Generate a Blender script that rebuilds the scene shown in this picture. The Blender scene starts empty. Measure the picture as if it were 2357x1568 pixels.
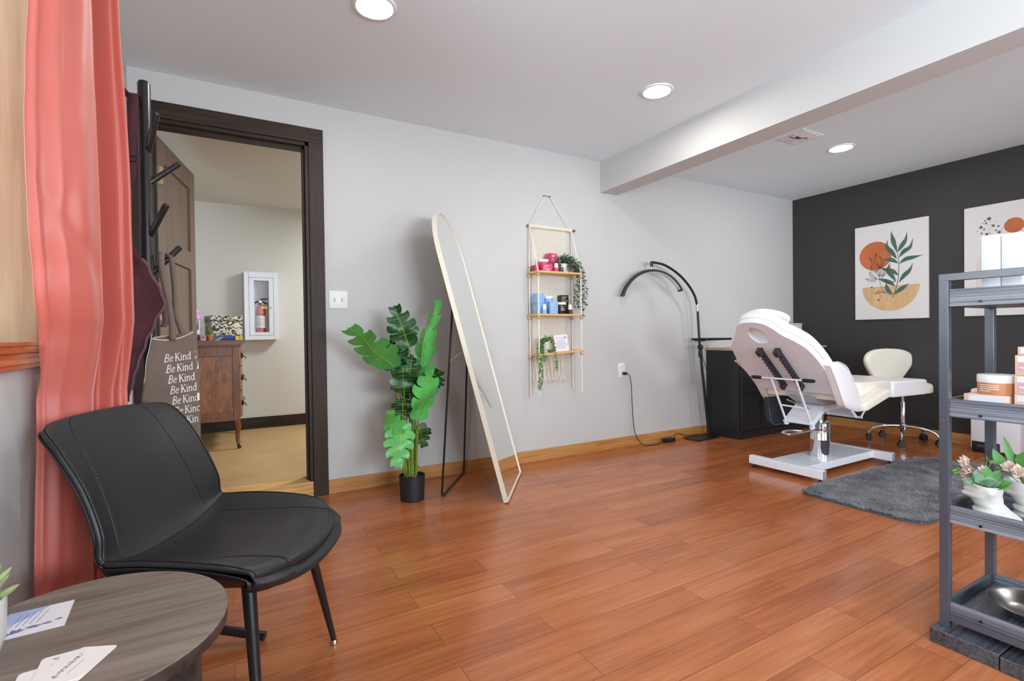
import bpy, bmesh, math, random
from mathutils import Vector, Matrix, noise
random.seed(7)
SC = bpy.context.scene
COL = SC.collection
PI = math.pi

# ---------------------------------------------------------------- camera
cam_d = bpy.data.cameras.new('camera'); cam = bpy.data.objects.new('camera', cam_d); COL.objects.link(cam)
cam_d.sensor_fit = 'HORIZONTAL'; cam_d.sensor_width = 36.0
cam_d.lens = 1152.85 / 2357 * 36.0
cam_d.clip_start = 0.02
_y, _p, _r = 0.515, -0.0118, -0.013
_f = Vector((math.sin(_y)*math.cos(_p), math.cos(_y)*math.cos(_p), math.sin(_p)))
_rt = Vector((math.cos(_y), -math.sin(_y), 0)); _up = _rt.cross(_f)
_R = _rt*math.cos(_r) + _up*math.sin(_r); _U = _up*math.cos(_r) - _rt*math.sin(_r)
cam.matrix_world = Matrix(((_R.x, _U.x, -_f.x, 0), (_R.y, _U.y, -_f.y, 0), (_R.z, _U.z, -_f.z, .99), (0, 0, 0, 1)))
SC.camera = cam

# ---------------------------------------------------------------- exposure, daylight
SC.view_settings.view_transform = 'Standard'
SC.view_settings.look = 'None'
SC.view_settings.gamma = 1.0
SC.view_settings.use_curve_mapping = False
SC.view_settings.exposure = .86

SC.cycles.diffuse_bounces = 8
world = bpy.data.worlds.new('sky'); SC.world = world; world.use_nodes = True
wn = world.node_tree.nodes; wl = world.node_tree.links
bg = wn['Background']; bg.inputs['Color'].default_value = (.80, .90, 1.0, 1); bg.inputs['Strength'].default_value = 1.6

def area(name, loc, rot, sx, sy, power, color, spread=PI):
    d = bpy.data.lights.new(name, 'AREA'); d.shape = 'RECTANGLE'; d.size = sx; d.size_y = sy
    d.energy = power; d.color = color; d.spread = spread
    o = bpy.data.objects.new(name, d); COL.objects.link(o); o.location = loc; o.rotation_euler = rot
    return o
# daylight entering through the left wall; the front pair is added fill
area('daylight_left', (-.74, 1.0, 1.58), (0, -PI/2-.10, 0), 1.30, 1.95, 23, (.83, .93, 1.0))
area('daylight_left_back', (-.86, -1.35, 1.32), (0, -PI/2-.38, 0), 1.30, 1.8, 120, (.82, .92, 1.0))
area('front_fill', (1.3, -2.80, 1.25), (PI/2+.50, 0, 0), 1.9, 1.3, 140, (.82, .92, 1.0))  # fill light added behind the camera to brighten the back wall
area('front_right_fill', (4.0, -2.85, 1.05), (PI/2+.85, 0, 0), 1.9, 1.3, 50, (.82, .92, 1.0))  # second added fill, tilted up to lift the ceiling
# ceiling lamp of the hallway behind the door, out of view
area('hall_lamp', (1.6, 4.5, 2.26), (0, 0, 0), .5, .5, 28, (.90, .96, 1.0))

# ---------------------------------------------------------------- materials
def L8(r, g, b):
    f = lambda c: (c/255/12.92) if c/255 <= .04045 else ((c/255+.055)/1.055)**2.4
    return (f(r), f(g), f(b), 1)
MATS = {}
def mat(name, rgb, rough=.5, metal=0., spec=.5, bump=None, vary=None, trans=0., emit=None, coat=0., coord='Object', stretch=None, sheen=0.):
    """rgb 0-255; bump=(scale,strength[,detail]); vary=(scale, amount) mottles the colour"""
    if name in MATS: return MATS[name]
    m = bpy.data.materials.new(name); m.use_nodes = True; MATS[name] = m
    nt = m.node_tree; n = nt.nodes; b = n['Principled BSDF']
    c = L8(*rgb)
    b.inputs['Base Color'].default_value = c; b.inputs['Roughness'].default_value = rough
    b.inputs['Metallic'].default_value = metal; b.inputs['Specular IOR Level'].default_value = spec
    b.inputs['Coat Weight'].default_value = coat; b.inputs['Coat Roughness'].default_value = .1
    if trans: b.inputs['Transmission Weight'].default_value = trans
    if sheen: b.inputs['Sheen Weight'].default_value = sheen
    if emit: b.inputs['Emission Color'].default_value = L8(*emit[0]); b.inputs['Emission Strength'].default_value = emit[1]
    if bump or vary:
        tc = n.new('ShaderNodeTexCoord'); mp = n.new('ShaderNodeMapping')
        nt.links.new(tc.outputs[coord], mp.inputs['Vector'])
        if stretch: mp.inputs['Scale'].default_value = stretch
    if bump:
        t = n.new('ShaderNodeTexNoise'); t.inputs['Scale'].default_value = bump[0]; t.inputs['Detail'].default_value = bump[2] if len(bump) > 2 else 3
        bp = n.new('ShaderNodeBump'); bp.inputs['Strength'].default_value = bump[1]; bp.inputs['Distance'].default_value = .004
        nt.links.new(mp.outputs[0], t.inputs['Vector']); nt.links.new(t.outputs['Fac'], bp.inputs['Height']); nt.links.new(bp.outputs[0], b.inputs['Normal'])
    if vary:
        t = n.new('ShaderNodeTexNoise'); t.inputs['Scale'].default_value = vary[0]; t.inputs['Detail'].default_value = 5
        r = n.new('ShaderNodeValToRGB'); a = vary[1]
        r.color_ramp.elements[0].position = .3; r.color_ramp.elements[1].position = .7
        r.color_ramp.elements[0].color = (c[0]*(1-a), c[1]*(1-a), c[2]*(1-a), 1)
        r.color_ramp.elements[1].color = (min(1, c[0]*(1+a)), min(1, c[1]*(1+a)), min(1, c[2]*(1+a)), 1)
        nt.links.new(mp.outputs[0], t.inputs['Vector']); nt.links.new(t.outputs['Fac'], r.inputs['Fac']); nt.links.new(r.outputs[0], b.inputs['Base Color'])
    return m
def wood(name, c1, c2, axis='x', scale=1., rough=.45, spec=.4, knots=0., bumps=.15, dist=4., c3=None, fine=70, run=.06):
    if name in MATS: return MATS[name]
    m = bpy.data.materials.new(name); m.use_nodes = True; MATS[name] = m
    nt = m.node_tree; n = nt.nodes; l = nt.links; b = n['Principled BSDF']
    b.inputs['Roughness'].default_value = rough; b.inputs['Specular IOR Level'].default_value = spec
    tc = n.new('ShaderNodeTexCoord'); mp = n.new('ShaderNodeMapping'); l.new(tc.outputs['Object'], mp.inputs['Vector'])
    s = {'x': (run, 1, 1), 'y': (1, run, 1), 'z': (1, 1, run)}[axis]
    mp.inputs['Scale'].default_value = tuple(k*scale for k in s)
    t = n.new('ShaderNodeTexNoise'); t.inputs['Scale'].default_value = fine; t.inputs['Detail'].default_value = 6; t.inputs['Distortion'].default_value = .6
    t2 = n.new('ShaderNodeTexNoise'); t2.inputs['Scale'].default_value = 9; t2.inputs['Detail'].default_value = 3; t2.inputs['Distortion'].default_value = dist
    l.new(mp.outputs[0], t.inputs['Vector']); l.new(mp.outputs[0], t2.inputs['Vector'])
    mx = n.new('ShaderNodeMix'); mx.data_type = 'FLOAT'; mx.inputs[0].default_value = .45
    l.new(t.outputs['Fac'], mx.inputs[2]); l.new(t2.outputs['Fac'], mx.inputs[3])
    r = n.new('ShaderNodeValToRGB'); e = r.color_ramp.elements
    e[0].position = .36; e[0].color = L8(*c1); e[1].position = .64; e[1].color = L8(*c2)
    l.new(mx.outputs[0], r.inputs['Fac'])
    out = r.outputs[0]
    if knots:
        mp2 = n.new('ShaderNodeMapping'); l.new(tc.outputs['Object'], mp2.inputs['Vector'])
        mp2.inputs['Scale'].default_value = {'x': (.5, 1, 1), 'y': (1, .5, 1), 'z': (1, 1, .5)}[axis]
        v = n.new('ShaderNodeTexVoronoi'); v.inputs['Scale'].default_value = knots; v.inputs['Randomness'].default_value = 1
        l.new(mp2.outputs[0], v.inputs['Vector'])
        r2 = n.new('ShaderNodeValToRGB'); r2.color_ramp.elements[0].position = .05; r2.color_ramp.elements[0].color = (1, 1, 1, 1)
        r2.color_ramp.elements[1].position = .17; r2.color_ramp.elements[1].color = (0, 0, 0, 1)
        l.new(v.outputs['Distance'], r2.inputs['Fac'])
        mc = n.new('ShaderNodeMix'); mc.data_type = 'RGBA'; l.new(r2.outputs[0], mc.inputs[0]); l.new(out, mc.inputs[6])
        mc.inputs[7].default_value = L8(*(c3 or c1)); out = mc.outputs[2]
    l.new(out, b.inputs['Base Color'])
    if bumps:
        bp = n.new('ShaderNodeBump'); bp.inputs['Strength'].default_value = bumps; bp.inputs['Distance'].default_value = .002
        l.new(t.outputs['Fac'], bp.inputs['Height']); l.new(bp.outputs[0], b.inputs['Normal'])
    return m

def floor_mat():
    m = bpy.data.materials.new('plank_floor'); m.use_nodes = True
    nt = m.node_tree; n = nt.nodes; l = nt.links; b = n['Principled BSDF']
    tc = n.new('ShaderNodeTexCoord')
    br = n.new('ShaderNodeTexBrick'); br.inputs['Scale'].default_value = 1; br.inputs['Brick Width'].default_value = .93; br.inputs['Row Height'].default_value = .125
    br.inputs['Mortar Size'].default_value = .0012; br.inputs['Mortar Smooth'].default_value = .3; br.inputs['Bias'].default_value = 0
    br.offset = .37; br.offset_frequency = 2; br.squash = 1
    br.inputs['Color1'].default_value = (0, 0, 0, 1); br.inputs['Color2'].default_value = (1, 1, 1, 1); br.inputs['Mortar'].default_value = (.5, .5, .5, 1)
    l.new(tc.outputs['Object'], br.inputs['Vector'])
    # random shift of the grain for every plank
    ad = n.new('ShaderNodeVectorMath'); ad.operation = 'MULTIPLY_ADD'
    l.new(br.outputs['Color'], ad.inputs[0]); ad.inputs[1].default_value = (9, 5, 3); l.new(tc.outputs['Object'], ad.inputs[2])
    mp = n.new('ShaderNodeMapping'); mp.inputs['Scale'].default_value = (1.1, 26, 1); l.new(ad.outputs[0], mp.inputs['Vector'])
    t = n.new('ShaderNodeTexNoise'); t.inputs['Scale'].default_value = 2.6; t.inputs['Detail'].default_value = 8; t.inputs['Roughness'].default_value = .65; l.new(mp.outputs[0], t.inputs['Vector'])
    mp2 = n.new('ShaderNodeMapping'); mp2.inputs['Scale'].default_value = (.8, 4, 1); l.new(ad.outputs[0], mp2.inputs['Vector'])
    t2 = n.new('ShaderNodeTexNoise'); t2.inputs['Scale'].default_value = 1.6; t2.inputs['Detail'].default_value = 3; l.new(mp2.outputs[0], t2.inputs['Vector'])
    a1 = n.new('ShaderNodeMix'); a1.data_type = 'FLOAT'; a1.inputs[0].default_value = .45; l.new(t.outputs['Fac'], a1.inputs[2]); l.new(t2.outputs['Fac'], a1.inputs[3])
    a2 = n.new('ShaderNodeMath'); a2.operation = 'MULTIPLY_ADD'; l.new(br.outputs['Color'], a2.inputs[0]); a2.inputs[1].default_value = .12; l.new(a1.outputs[0], a2.inputs[2])
    r = n.new('ShaderNodeValToRGB'); e = r.color_ramp.elements
    e[0].position = .36; e[0].color = L8(138, 74, 40); e[1].position = .80; e[1].color = L8(194, 125, 80)
    k = e.new(.56); k.color = L8(173, 100, 57)
    l.new(a2.outputs[0], r.inputs['Fac'])
    mc = n.new('ShaderNodeMix'); mc.data_type = 'RGBA'; mc.blend_type = 'MULTIPLY'
    l.new(br.outputs['Fac'], mc.inputs[0]); l.new(r.outputs[0], mc.inputs[6]); mc.inputs[7].default_value = (.45, .42, .45, 1)
    # scuffs
    ts = n.new('ShaderNodeTexNoise'); ts.inputs['Scale'].default_value = 7; ts.inputs['Detail'].default_value = 12; ts.inputs['Roughness'].default_value = .8; l.new(tc.outputs['Object'], ts.inputs['Vector'])
    rs = n.new('ShaderNodeValToRGB'); rs.color_ramp.elements[0].position = .66; rs.color_ramp.elements[0].color = (0, 0, 0, 1); rs.color_ramp.elements[1].position = .80; rs.color_ramp.elements[1].color = (.35, .35, .35, 1)
    l.new(ts.outputs['Fac'], rs.inputs['Fac'])
    mc2 = n.new('ShaderNodeMix'); mc2.data_type = 'RGBA'; l.new(rs.outputs[0], mc2.inputs[0]); l.new(mc.outputs[2], mc2.inputs[6]); mc2.inputs[7].default_value = L8(215, 175, 150)
    l.new(mc2.outputs[2], b.inputs['Base Color'])
    rr = n.new('ShaderNodeMapRange'); rr.inputs['To Min'].default_value = .15; rr.inputs['To Max'].default_value = .25; l.new(t.outputs['Fac'], rr.inputs['Value']); l.new(rr.outputs[0], b.inputs['Roughness'])
    b.inputs['Specular IOR Level'].default_value = .5
    bp = n.new('ShaderNodeBump'); bp.inputs['Strength'].default_value = .25; bp.inputs['Distance'].default_value = .0015; bp.invert = True
    l.new(br.outputs['Fac'], bp.inputs['Height']); l.new(bp.outputs[0], b.inputs['Normal'])
    return m

M_WALL = mat('white_wall_paint', (200, 200, 199), .75, spec=.25, bump=(130, .10, 4))
M_CEIL = mat('ceiling_paint', (230, 240, 246), .85, spec=.2, bump=(110, .10, 4))
M_DARK = mat('charcoal_wall_paint', (58, 56, 56), .55, spec=.35, bump=(130, .08, 4))
M_FLOOR = floor_mat()
M_PINE = wood('knotty_pine', (168, 112, 58), (205, 150, 90), 'x', 1.0, .45, .4, 3.2, .08, 3, (92, 52, 26))
M_PINEY = wood('knotty_pine_across', (176, 118, 62), (212, 156, 98), 'y', 1.0, .45, .4, 3.2, .08, 3, (110, 62, 30))
M_JAMB = wood('pale_pine', (184, 166, 130), (206, 190, 156), 'z', .8, .45, .4, 2.4, .05, 4, (140, 108, 84))
M_SILL = wood('varnished_pine', (172, 84, 36), (208, 116, 60), 'y', 1.0, .25, .55, 4.0, .06, 3, (120, 50, 20))
M_DKWOOD = wood('dark_stained_wood', (34, 23, 16), (58, 42, 31), 'z', 1.0, .5, .3, 0, .12, 2)
M_DKWOODX = wood('dark_stained_wood_across', (34, 23, 16), (58, 42, 31), 'x', 1.0, .5, .3, 0, .12, 2)
M_DOOR = wood('brown_painted_door', (104, 84, 70), (122, 101, 86), 'z', 1.0, .5, .35, 0, .05, 1)
M_BLKMETAL = mat('black_metal', (26, 26, 30), .35, spec=.5)
M_BLKPLAST = mat('black_plastic', (28, 28, 31), .45, spec=.45)
M_BLKLEATHER = mat('black_leather', (33, 33, 35), .40, spec=.5, bump=(420, .12, 3))
M_CHROME = mat('chrome', (225, 225, 228), .08, 1.)
M_SCREW = mat('screw_steel', (112, 112, 118), .45, .8)
M_STEEL = mat('brushed_steel', (200, 198, 192), .25, 1.)
M_BRASS = mat('brass', (212, 190, 140), .3, 1.)
M_WHITE = mat('white_plastic', (232, 232, 232), .4)
M_WMETAL = mat('white_enamel', (230, 234, 242), .3, spec=.5)
M_LED = mat('lamp_diffuser', (255, 255, 255), .5, emit=((255, 252, 246), 85))
M_CERAM = mat('white_ceramic', (208, 205, 201), .2, spec=.5)
M_ROPE = mat('cotton_rope', (240, 234, 222), .9, spec=.1, bump=(600, .4, 2))
M_SHELF = wood('light_bamboo', (206, 164, 104), (226, 190, 134), 'x', 1.0, .45, .4, 0, .05, 2)
M_BEAD = mat('wooden_bead', (205, 168, 122), .5, vary=(60, .12))

# ---------------------------------------------------------------- mesh helpers
class MB:
    def __init__(s): s.b = bmesh.new()
    def add(s, verts, faces):
        vs = [s.b.verts.new(v) for v in verts]
        for f in faces:
            try: s.b.faces.new([vs[i] for i in f])
            except ValueError: pass
        return vs
    def box(s, c, d, rot=None, bev=0.):
        """centre, dimensions"""
        x, y, z = d[0]/2, d[1]/2, d[2]/2
        if bev:
            t = bmesh.new(); q = [t.verts.new((i*x, j*y, k*z)) for i in (-1, 1) for j in (-1, 1) for k in (-1, 1)]
            for f in ((0, 1, 3, 2), (4, 6, 7, 5), (0, 4, 5, 1), (2, 3, 7, 6), (0, 2, 6, 4), (1, 5, 7, 3)): t.faces.new([q[i] for i in f])
            bmesh.ops.bevel(t, geom=t.edges[:]+t.verts[:], offset=bev, segments=2, profile=.5, affect='EDGES')
            v = [p.co.copy() for p in t.verts]; t.verts.index_update(); fs = [[p.index for p in f.verts] for f in t.faces]; t.free()
        else:
            v = [Vector((i*x, j*y, k*z)) for i in (-1, 1) for j in (-1, 1) for k in (-1, 1)]
            fs = ((0, 1, 3, 2), (4, 6, 7, 5), (0, 4, 5, 1), (2, 3, 7, 6), (0, 2, 6, 4), (1, 5, 7, 3))
        if rot is not None: v = [rot @ p for p in v]
        c = Vector(c); return s.add([p+c for p in v], fs)
    def bb(s, lo, hi, bev=0.):
        return s.box([(a+b)/2 for a, b in zip(lo, hi)], [abs(b-a) for a, b in zip(lo, hi)], None, bev)
    def tube(s, pts, r, n=10, closed=False, cap=True, flat=1.):
        pts = [Vector(p) for p in pts]; m = len(pts)
        rs = r if isinstance(r, (list, tuple)) else [r]*m
        vs = []; up = None
        for i, p in enumerate(pts):
            a = pts[(i-1) % m] if (closed or i > 0) else p; b = pts[(i+1) % m] if (closed or i < m-1) else p
            t = (b-a); t = t.normalized() if t.length > 1e-9 else Vector((0, 0, 1))
            if up is None:
                up = Vector((0, 0, 1)) if abs(t.z) < .9 else Vector((1, 0, 0))
            u = (up - t*up.dot(t))
            if u.length < 1e-6: u = t.orthogonal()
            u.normalize(); w = t.cross(u); up = u
            for k in range(n):
                an = 2*PI*k/n
                vs.append(p + u*(math.cos(an)*rs[i]) + w*(math.sin(an)*rs[i]*flat))
        fs = []
        for i in range(m if closed else m-1):
            j = (i+1) % m
            for k in range(n): fs.append((i*n+k, i*n+(k+1) % n, j*n+(k+1) % n, j*n+k))
        if cap and not closed: fs += [tuple(range(n))[::-1], tuple((m-1)*n+k for k in range(n))]
        return s.add(vs, fs)
    def cyl(s, a, b, r, r2=None, n=20): return s.tube([a, b], [r, r if r2 is None else r2], n)
    def lathe(s, prof, c=(0, 0, 0), n=28, rot=None, sx=1., sy=1.):
        """prof [(r,z)] around z"""
        vs = []; c = Vector(c)
        for r, z in prof:
            for k in range(n):
                p = Vector((r*sx*math.cos(2*PI*k/n), r*sy*math.sin(2*PI*k/n), z))
                vs.append((rot @ p if rot is not None else p)+c)
        fs = []
        for i in range(len(prof)-1):
            for k in range(n): fs.append((i*n+k, i*n+(k+1) % n, (i+1)*n+(k+1) % n, (i+1)*n+k))
        fs.append(tuple(range(n))[::-1]); fs.append(tuple((len(prof)-1)*n+k for k in range(n)))
        return s.add(vs, fs)
    def sphere(s, c, r, n=14, sc=(1, 1, 1)):
        pr = [(max(1e-4, r*math.sin(PI*i/n)), -r*math.cos(PI*i/n)) for i in range(n+1)]
        c = Vector(c); vs = []
        for q, z in pr:
            for k in range(n): vs.append(c+Vector((q*sc[0]*math.cos(2*PI*k/n), q*sc[1]*math.sin(2*PI*k/n), z*sc[2])))
        fs = [(i*n+k, i*n+(k+1) % n, (i+1)*n+(k+1) % n, (i+1)*n+k) for i in range(n) for k in range(n)]
        return s.add(vs, fs)
    def prism(s, out, thick, fr=None):
        """polygon (2-D) extruded from w=0 to w=thick; fr maps (u,v,w) to a point"""
        fr = fr or (lambda u, v, w: Vector((u, v, w))); n = len(out)
        vs = [fr(u, v, 0) for u, v in out]+[fr(u, v, thick) for u, v in out]
        fs = [tuple(range(n))[::-1], tuple(range(n, 2*n))]+[(i, (i+1) % n, n+(i+1) % n, n+i) for i in range(n)]
        return s.add(vs, fs)
    def pad(s, out, thick, fr=None, edge=.02, seg=5, puff=0., back=0.):
        """upholstered pad: outline, rounded rim on the far side, optionally crowned; w=0 is the flat back"""
        fr = fr or (lambda u, v, w: Vector((u, v, w))); n = len(out)
        cx = sum(p[0] for p in out)/n; cy = sum(p[1] for p in out)/n
        ext = min(math.hypot(p[0]-cx, p[1]-cy) for p in out)
        rings = []
        def ring(inset, w):
            k = 1-inset/ext; return [(cx+(p[0]-cx)*k, cy+(p[1]-cy)*k, w) for p in out]
        if back:
            for i in range(3): a = PI/2*i/3; rings.append(ring(back*(1-math.sin(a)), back*(1-math.cos(a))))
        rings.append(ring(0, back)); 
        for i in range(seg+1):
            a = PI/2*i/seg; rings.append(ring(edge*(1-math.cos(a)), thick-edge+edge*math.sin(a)))
        for q in (.8, .6, .4, .2, .05):
            w = thick+puff*(1-q*q); k = (1-edge/ext)*q
            rings.append([(cx+(p[0]-cx)*k, cy+(p[1]-cy)*k, w) for p in out])
        vs = [fr(*p) for r in rings for p in r]
        fs = [tuple(range(n))[::-1]]
        for i in range(len(rings)-1):
            for k in range(n): fs.append((i*n+k, i*n+(k+1) % n, (i+1)*n+(k+1) % n, (i+1)*n+k))
        fs.append(tuple((len(rings)-1)*n+k for k in range(n)))
        return s.add(vs, fs)
    def grid(s, fn, nu, nv, closed=False):
        vs = [fn(i/(nu-1), j/(nv-1)) for i in range(nu) for j in range(nv)]
        fs = [(i*nv+j, i*nv+j+1, (i+1)*nv+j+1, (i+1)*nv+j) for i in range(nu-1) for j in range(nv-1)]
        return s.add(vs, fs)
    def ribbon(s, pts, w, fr, lift=0.):
        """flat stroke along 2-D points; w number or list"""
        m = len(pts); ws = w if isinstance(w, (list, tuple)) else [w]*m
        vs = []
        for i in range(m):
            a = pts[max(0, i-1)]; b = pts[min(m-1, i+1)]; dx, dy = b[0]-a[0], b[1]-a[1]; d = math.hypot(dx, dy) or 1
            nx, ny = -dy/d*ws[i]/2, dx/d*ws[i]/2
            vs += [fr(pts[i][0]+nx, pts[i][1]+ny, lift), fr(pts[i][0]-nx, pts[i][1]-ny, lift)]
        return s.add(vs, [(2*i, 2*i+1, 2*i+3, 2*i+2) for i in range(m-1)])
    def disc(s, c, r, fr, lift=0., n=16, ry=None):
        vs = [fr(c[0]+r*math.cos(2*PI*k/n), c[1]+(ry or r)*math.sin(2*PI*k/n), lift) for k in range(n)]
        return s.add(vs, [tuple(range(n))])
    def poly(s, pts, fr, lift=0.): return s.add([fr(u, v, lift) for u, v in pts], [tuple(range(len(pts)))])
    def build(s, name, m, parent=None, smooth=True, bevel=0., solid=0., sub=0, angle=40, local=False, recalc=True):
        bmesh.ops.remove_doubles(s.b, verts=s.b.verts[:], dist=1e-6)
        if recalc: bmesh.ops.recalc_face_normals(s.b, faces=s.b.faces[:])
        if parent is not None and not local:
            r = parent
            while r.parent: r = r.parent
            bmesh.ops.transform(s.b, matrix=r.matrix_basis.inverted(), verts=s.b.verts[:])
        me = bpy.data.meshes.new(name); s.b.to_mesh(me); s.b.free()
        o = bpy.data.objects.new(name, me); COL.objects.link(o)
        for q in (m if isinstance(m, (list, tuple)) else [m]): me.materials.append(q)
        if smooth:
            for p in me.polygons: p.use_smooth = True
            me.set_sharp_from_angle(angle=math.radians(angle))
        if parent is not None: o.parent = parent
        if solid: q = o.modifiers.new('thickness', 'SOLIDIFY'); q.thickness = solid; q.offset = 0
        if bevel: q = o.modifiers.new('bevel', 'BEVEL'); q.width = bevel; q.segments = 2; q.limit_method = 'ANGLE'; q.angle_limit = math.radians(40)
        if sub: q = o.modifiers.new('subdivide', 'SUBSURF'); q.levels = sub; q.render_levels = sub
        return o
def tag(o, label, cat, group=None, kind=None):
    o['label'] = label
    if cat: o['category'] = cat
    if group: o['group'] = group
    if kind: o['kind'] = kind
    return o
def thing(name, label, cat, loc=(0, 0, 0), rz=0., group=None):
    o = bpy.data.objects.new(name, None); COL.objects.link(o); o.location = loc; o.rotation_euler = (0, 0, rz); o.empty_display_size = .05
    bpy.context.view_layer.update()
    return tag(o, label, cat, group)
def struct(o, label=None):
    o['kind'] = 'structure'
    if label: o['label'] = label
    return o
def part(o, label): o['label'] = label; return o
def copy_tree(o, parent=None):
    c = o.copy(); COL.objects.link(c); c.parent = parent
    for ch in list(o.children): copy_tree(ch, c)
    return c
def V(*a): return Vector(a)
def curve_pts(ctrl, n=8):
    """Catmull-Rom through control points"""
    P = [Vector(p) for p in ctrl]; P = [P[0]*2-P[1]]+P+[P[-1]*2-P[-2]]; out = []
    for i in range(1, len(P)-2):
        for k in range(n):
            t = k/n; a, b, c, d = P[i-1:i+3]
            out.append(.5*((2*b)+(c-a)*t+(2*a-5*b+4*c-d)*t*t+(3*b-a-3*c+d)*t**3))
    out.append(P[-2]); return out
def rrect(w, h, r, n=5, cx=0., cy=0.):
    o = []
    for sx, sy, a0 in ((1, 1, 0), (-1, 1, PI/2), (-1, -1, PI), (1, -1, 3*PI/2)):
        for k in range(n+1):
            a = a0+PI/2*k/n; o.append((cx+sx*(w/2-r)+r*math.cos(a), cy+sy*(h/2-r)+r*math.sin(a)))
    return o
# ================================================================= ROOM SHELL
XL, XR, YB, YF, H = -.445, 5.487, 3.319, -2.5, 2.44
BEAM0, BEAM1, BEAMZ = 2.754, 2.937, 2.179
def slab_wall(name, m, axis, a, thick, lo, hi, holes, zt=H, label=None):
    """wall in the plane axis=a, spanning lo..hi, holes [(u0,u1,z0,z1)] sorted"""
    b = MB()
    def put(u0, u1, z0, z1):
        if u1-u0 < 1e-4 or z1-z0 < 1e-4: return
        if axis == 'x': b.bb((min(a, a+thick), u0, z0), (max(a, a+thick), u1, z1))
        else: b.bb((u0, min(a, a+thick), z0), (u1, max(a, a+thick), z1))
    u = lo
    for h in holes:
        put(u, h[0], 0, zt); put(h[0], h[1], 0, h[2]); put(h[0], h[1], h[3], zt); u = h[1]
    put(u, hi, 0, zt)
    return struct(b.build(name, m, smooth=False), label)
b = MB(); b.bb((XL-.15, YF-.15, -.08), (XR+.15, YB+.14, 0)); floor = struct(b.build('floor', M_FLOOR, smooth=False), 'reddish brown plank floor')
b = MB(); b.bb((XL-.15, YF-.15, H), (XR+.15, YB+.14, H+.08)); struct(b.build('ceiling', M_CEIL, smooth=False), 'white ceiling')
slab_wall('wall_left', M_WALL, 'x', XL, -.14, YF-.14, YB, [(-2.0, -.70, .985, 2.25), (.30, 1.80, .985, 2.25)], label='white wall with the curtained window')
slab_wall('wall_back', M_WALL, 'y', YB, .13, XL-.14, XR+.14, [(-.36, .447, 0, 2.19)], label='long white wall with the doorway')
slab_wall('wall_right', M_DARK, 'x', XR, .14, YF-.14, YB, [], label='charcoal accent wall')
slab_wall('wall_front', M_WALL, 'y', YF, -.14, XL, XR, [(.4, 2.2, .9, 2.1), (3.1, 4.9, .9, 2.1)])  # openings made for the added fill windows
b = MB(); b.bb((BEAM0, YF, BEAMZ), (BEAM1, YB, H)); struct(b.build('trim_1', M_WALL, smooth=False), 'white boxed beam across the ceiling')
# baseboards
b = MB(); b.bb((.533, YB-.014, 0), (4.045, YB, .0865)); struct(b.build('baseboard_back', M_PINE, smooth=False, bevel=.002))
b = MB(); b.bb((XR-.014, YF, 0), (XR, 2.96, .0865)); struct(b.build('baseboard_right', M_PINEY, smooth=False, bevel=.002))
# window in the left wall
def glass_mat(nm='window_glass', ior=1.45):
    m = bpy.data.materials.new(nm); m.use_nodes = True; nt = m.node_tree; n = nt.nodes
    n.remove(n['Principled BSDF']); o = n['Material Output']
    t = n.new('ShaderNodeBsdfTransparent'); g = n.new('ShaderNodeBsdfGlossy'); g.inputs['Roughness'].default_value = .02
    f = n.new('ShaderNodeFresnel'); f.inputs['IOR'].default_value = ior; mx = n.new('ShaderNodeMixShader')
    nt.links.new(f.outputs[0], mx.inputs[0]); nt.links.new(t.outputs[0], mx.inputs[1]); nt.links.new(g.outputs[0], mx.inputs[2]); nt.links.new(mx.outputs[0], o.inputs[0])
    return m
M_GLASS = glass_mat()
def window(name, axis, a, out, u0, u1, z0, z1, mj, sill=True):
    """wooden lined window; 'out' is the direction of the outside (+-1)"""
    def bx(m, n0, n1, p0, p1, q0, q1):
        lo, hi = sorted((a+out*n0, a+out*n1)), None
        if axis == 'x': m.bb((lo[0], p0, q0), (lo[1], p1, q1))
        else: m.bb((p0, lo[0], q0), (p1, lo[1], q1))
    root = bpy.data.objects.new(name, None); COL.objects.link(root); struct(root)
    root.location = (a, (u0+u1)/2, z0) if axis == 'x' else ((u0+u1)/2, a, z0)
    bpy.context.view_layer.update()
    m = MB(); t = .018
    bx(m, -.004, .14, u0, u0+t, z0, z1); bx(m, -.004, .14, u1-t, u1, z0, z1); bx(m, -.004, .14, u0, u1, z1-t, z1)
    m.build('window_jamb', mj, root, False, bevel=.002)
    m = MB(); s = .05
    um = (u0+u1)/2
    for p0, p1, q0, q1 in ((u0+t, u0+t+s, z0, z1-t), (u1-t-s, u1-t, z0, z1-t), (um-.03, um+.03, z0, z1-t), (u0, u1, z0, z0+s), (u0, u1, z1-t-s, z1-t)): bx(m, .085, .125, p0, p1, q0, q1)
    m.build('window_sash', M_WHITE, root, False, bevel=.002)
    m = MB(); bx(m, .103, .107, u0+t, u1-t, z0+s, z1-t-s); m.build('window_pane', M_GLASS, root, False)
    if sill:
        m = MB(); bx(m, -.028, .14, u0+.001, u1-.001, z0, z0+.001)
        bx(m, -.03, 0, u0-.02, u1+.016, z0-.006, z0+.001)
        for z_, d in ((z0-.012, .026), (z0-.022, .022), (z0-.026, .024), (z0-.050, .016), (z0-.054, .019), (z0-.062, .014)):
            pass
        prof = [(0, .002), (.030, .002), (.030, -.005), (.025, -.008), (.024, -.016), (.027, -.019), (.026, -.022), (.014, -.027), (.013, -.036), (.018, -.044), (.020, -.050), (.016, -.0515), (.015, -.062), (0, -.062)]
        def fr(u, v, w): return Vector((a-out*u, u0-.02+w, z0+v)) if axis == 'x' else Vector((u0-.02+w, a-out*u, z0+v))
        m.prism(prof, u1-u0+.036, fr)
        m.build('window_sill', M_SILL, root, True, angle=25)
    return root
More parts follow.
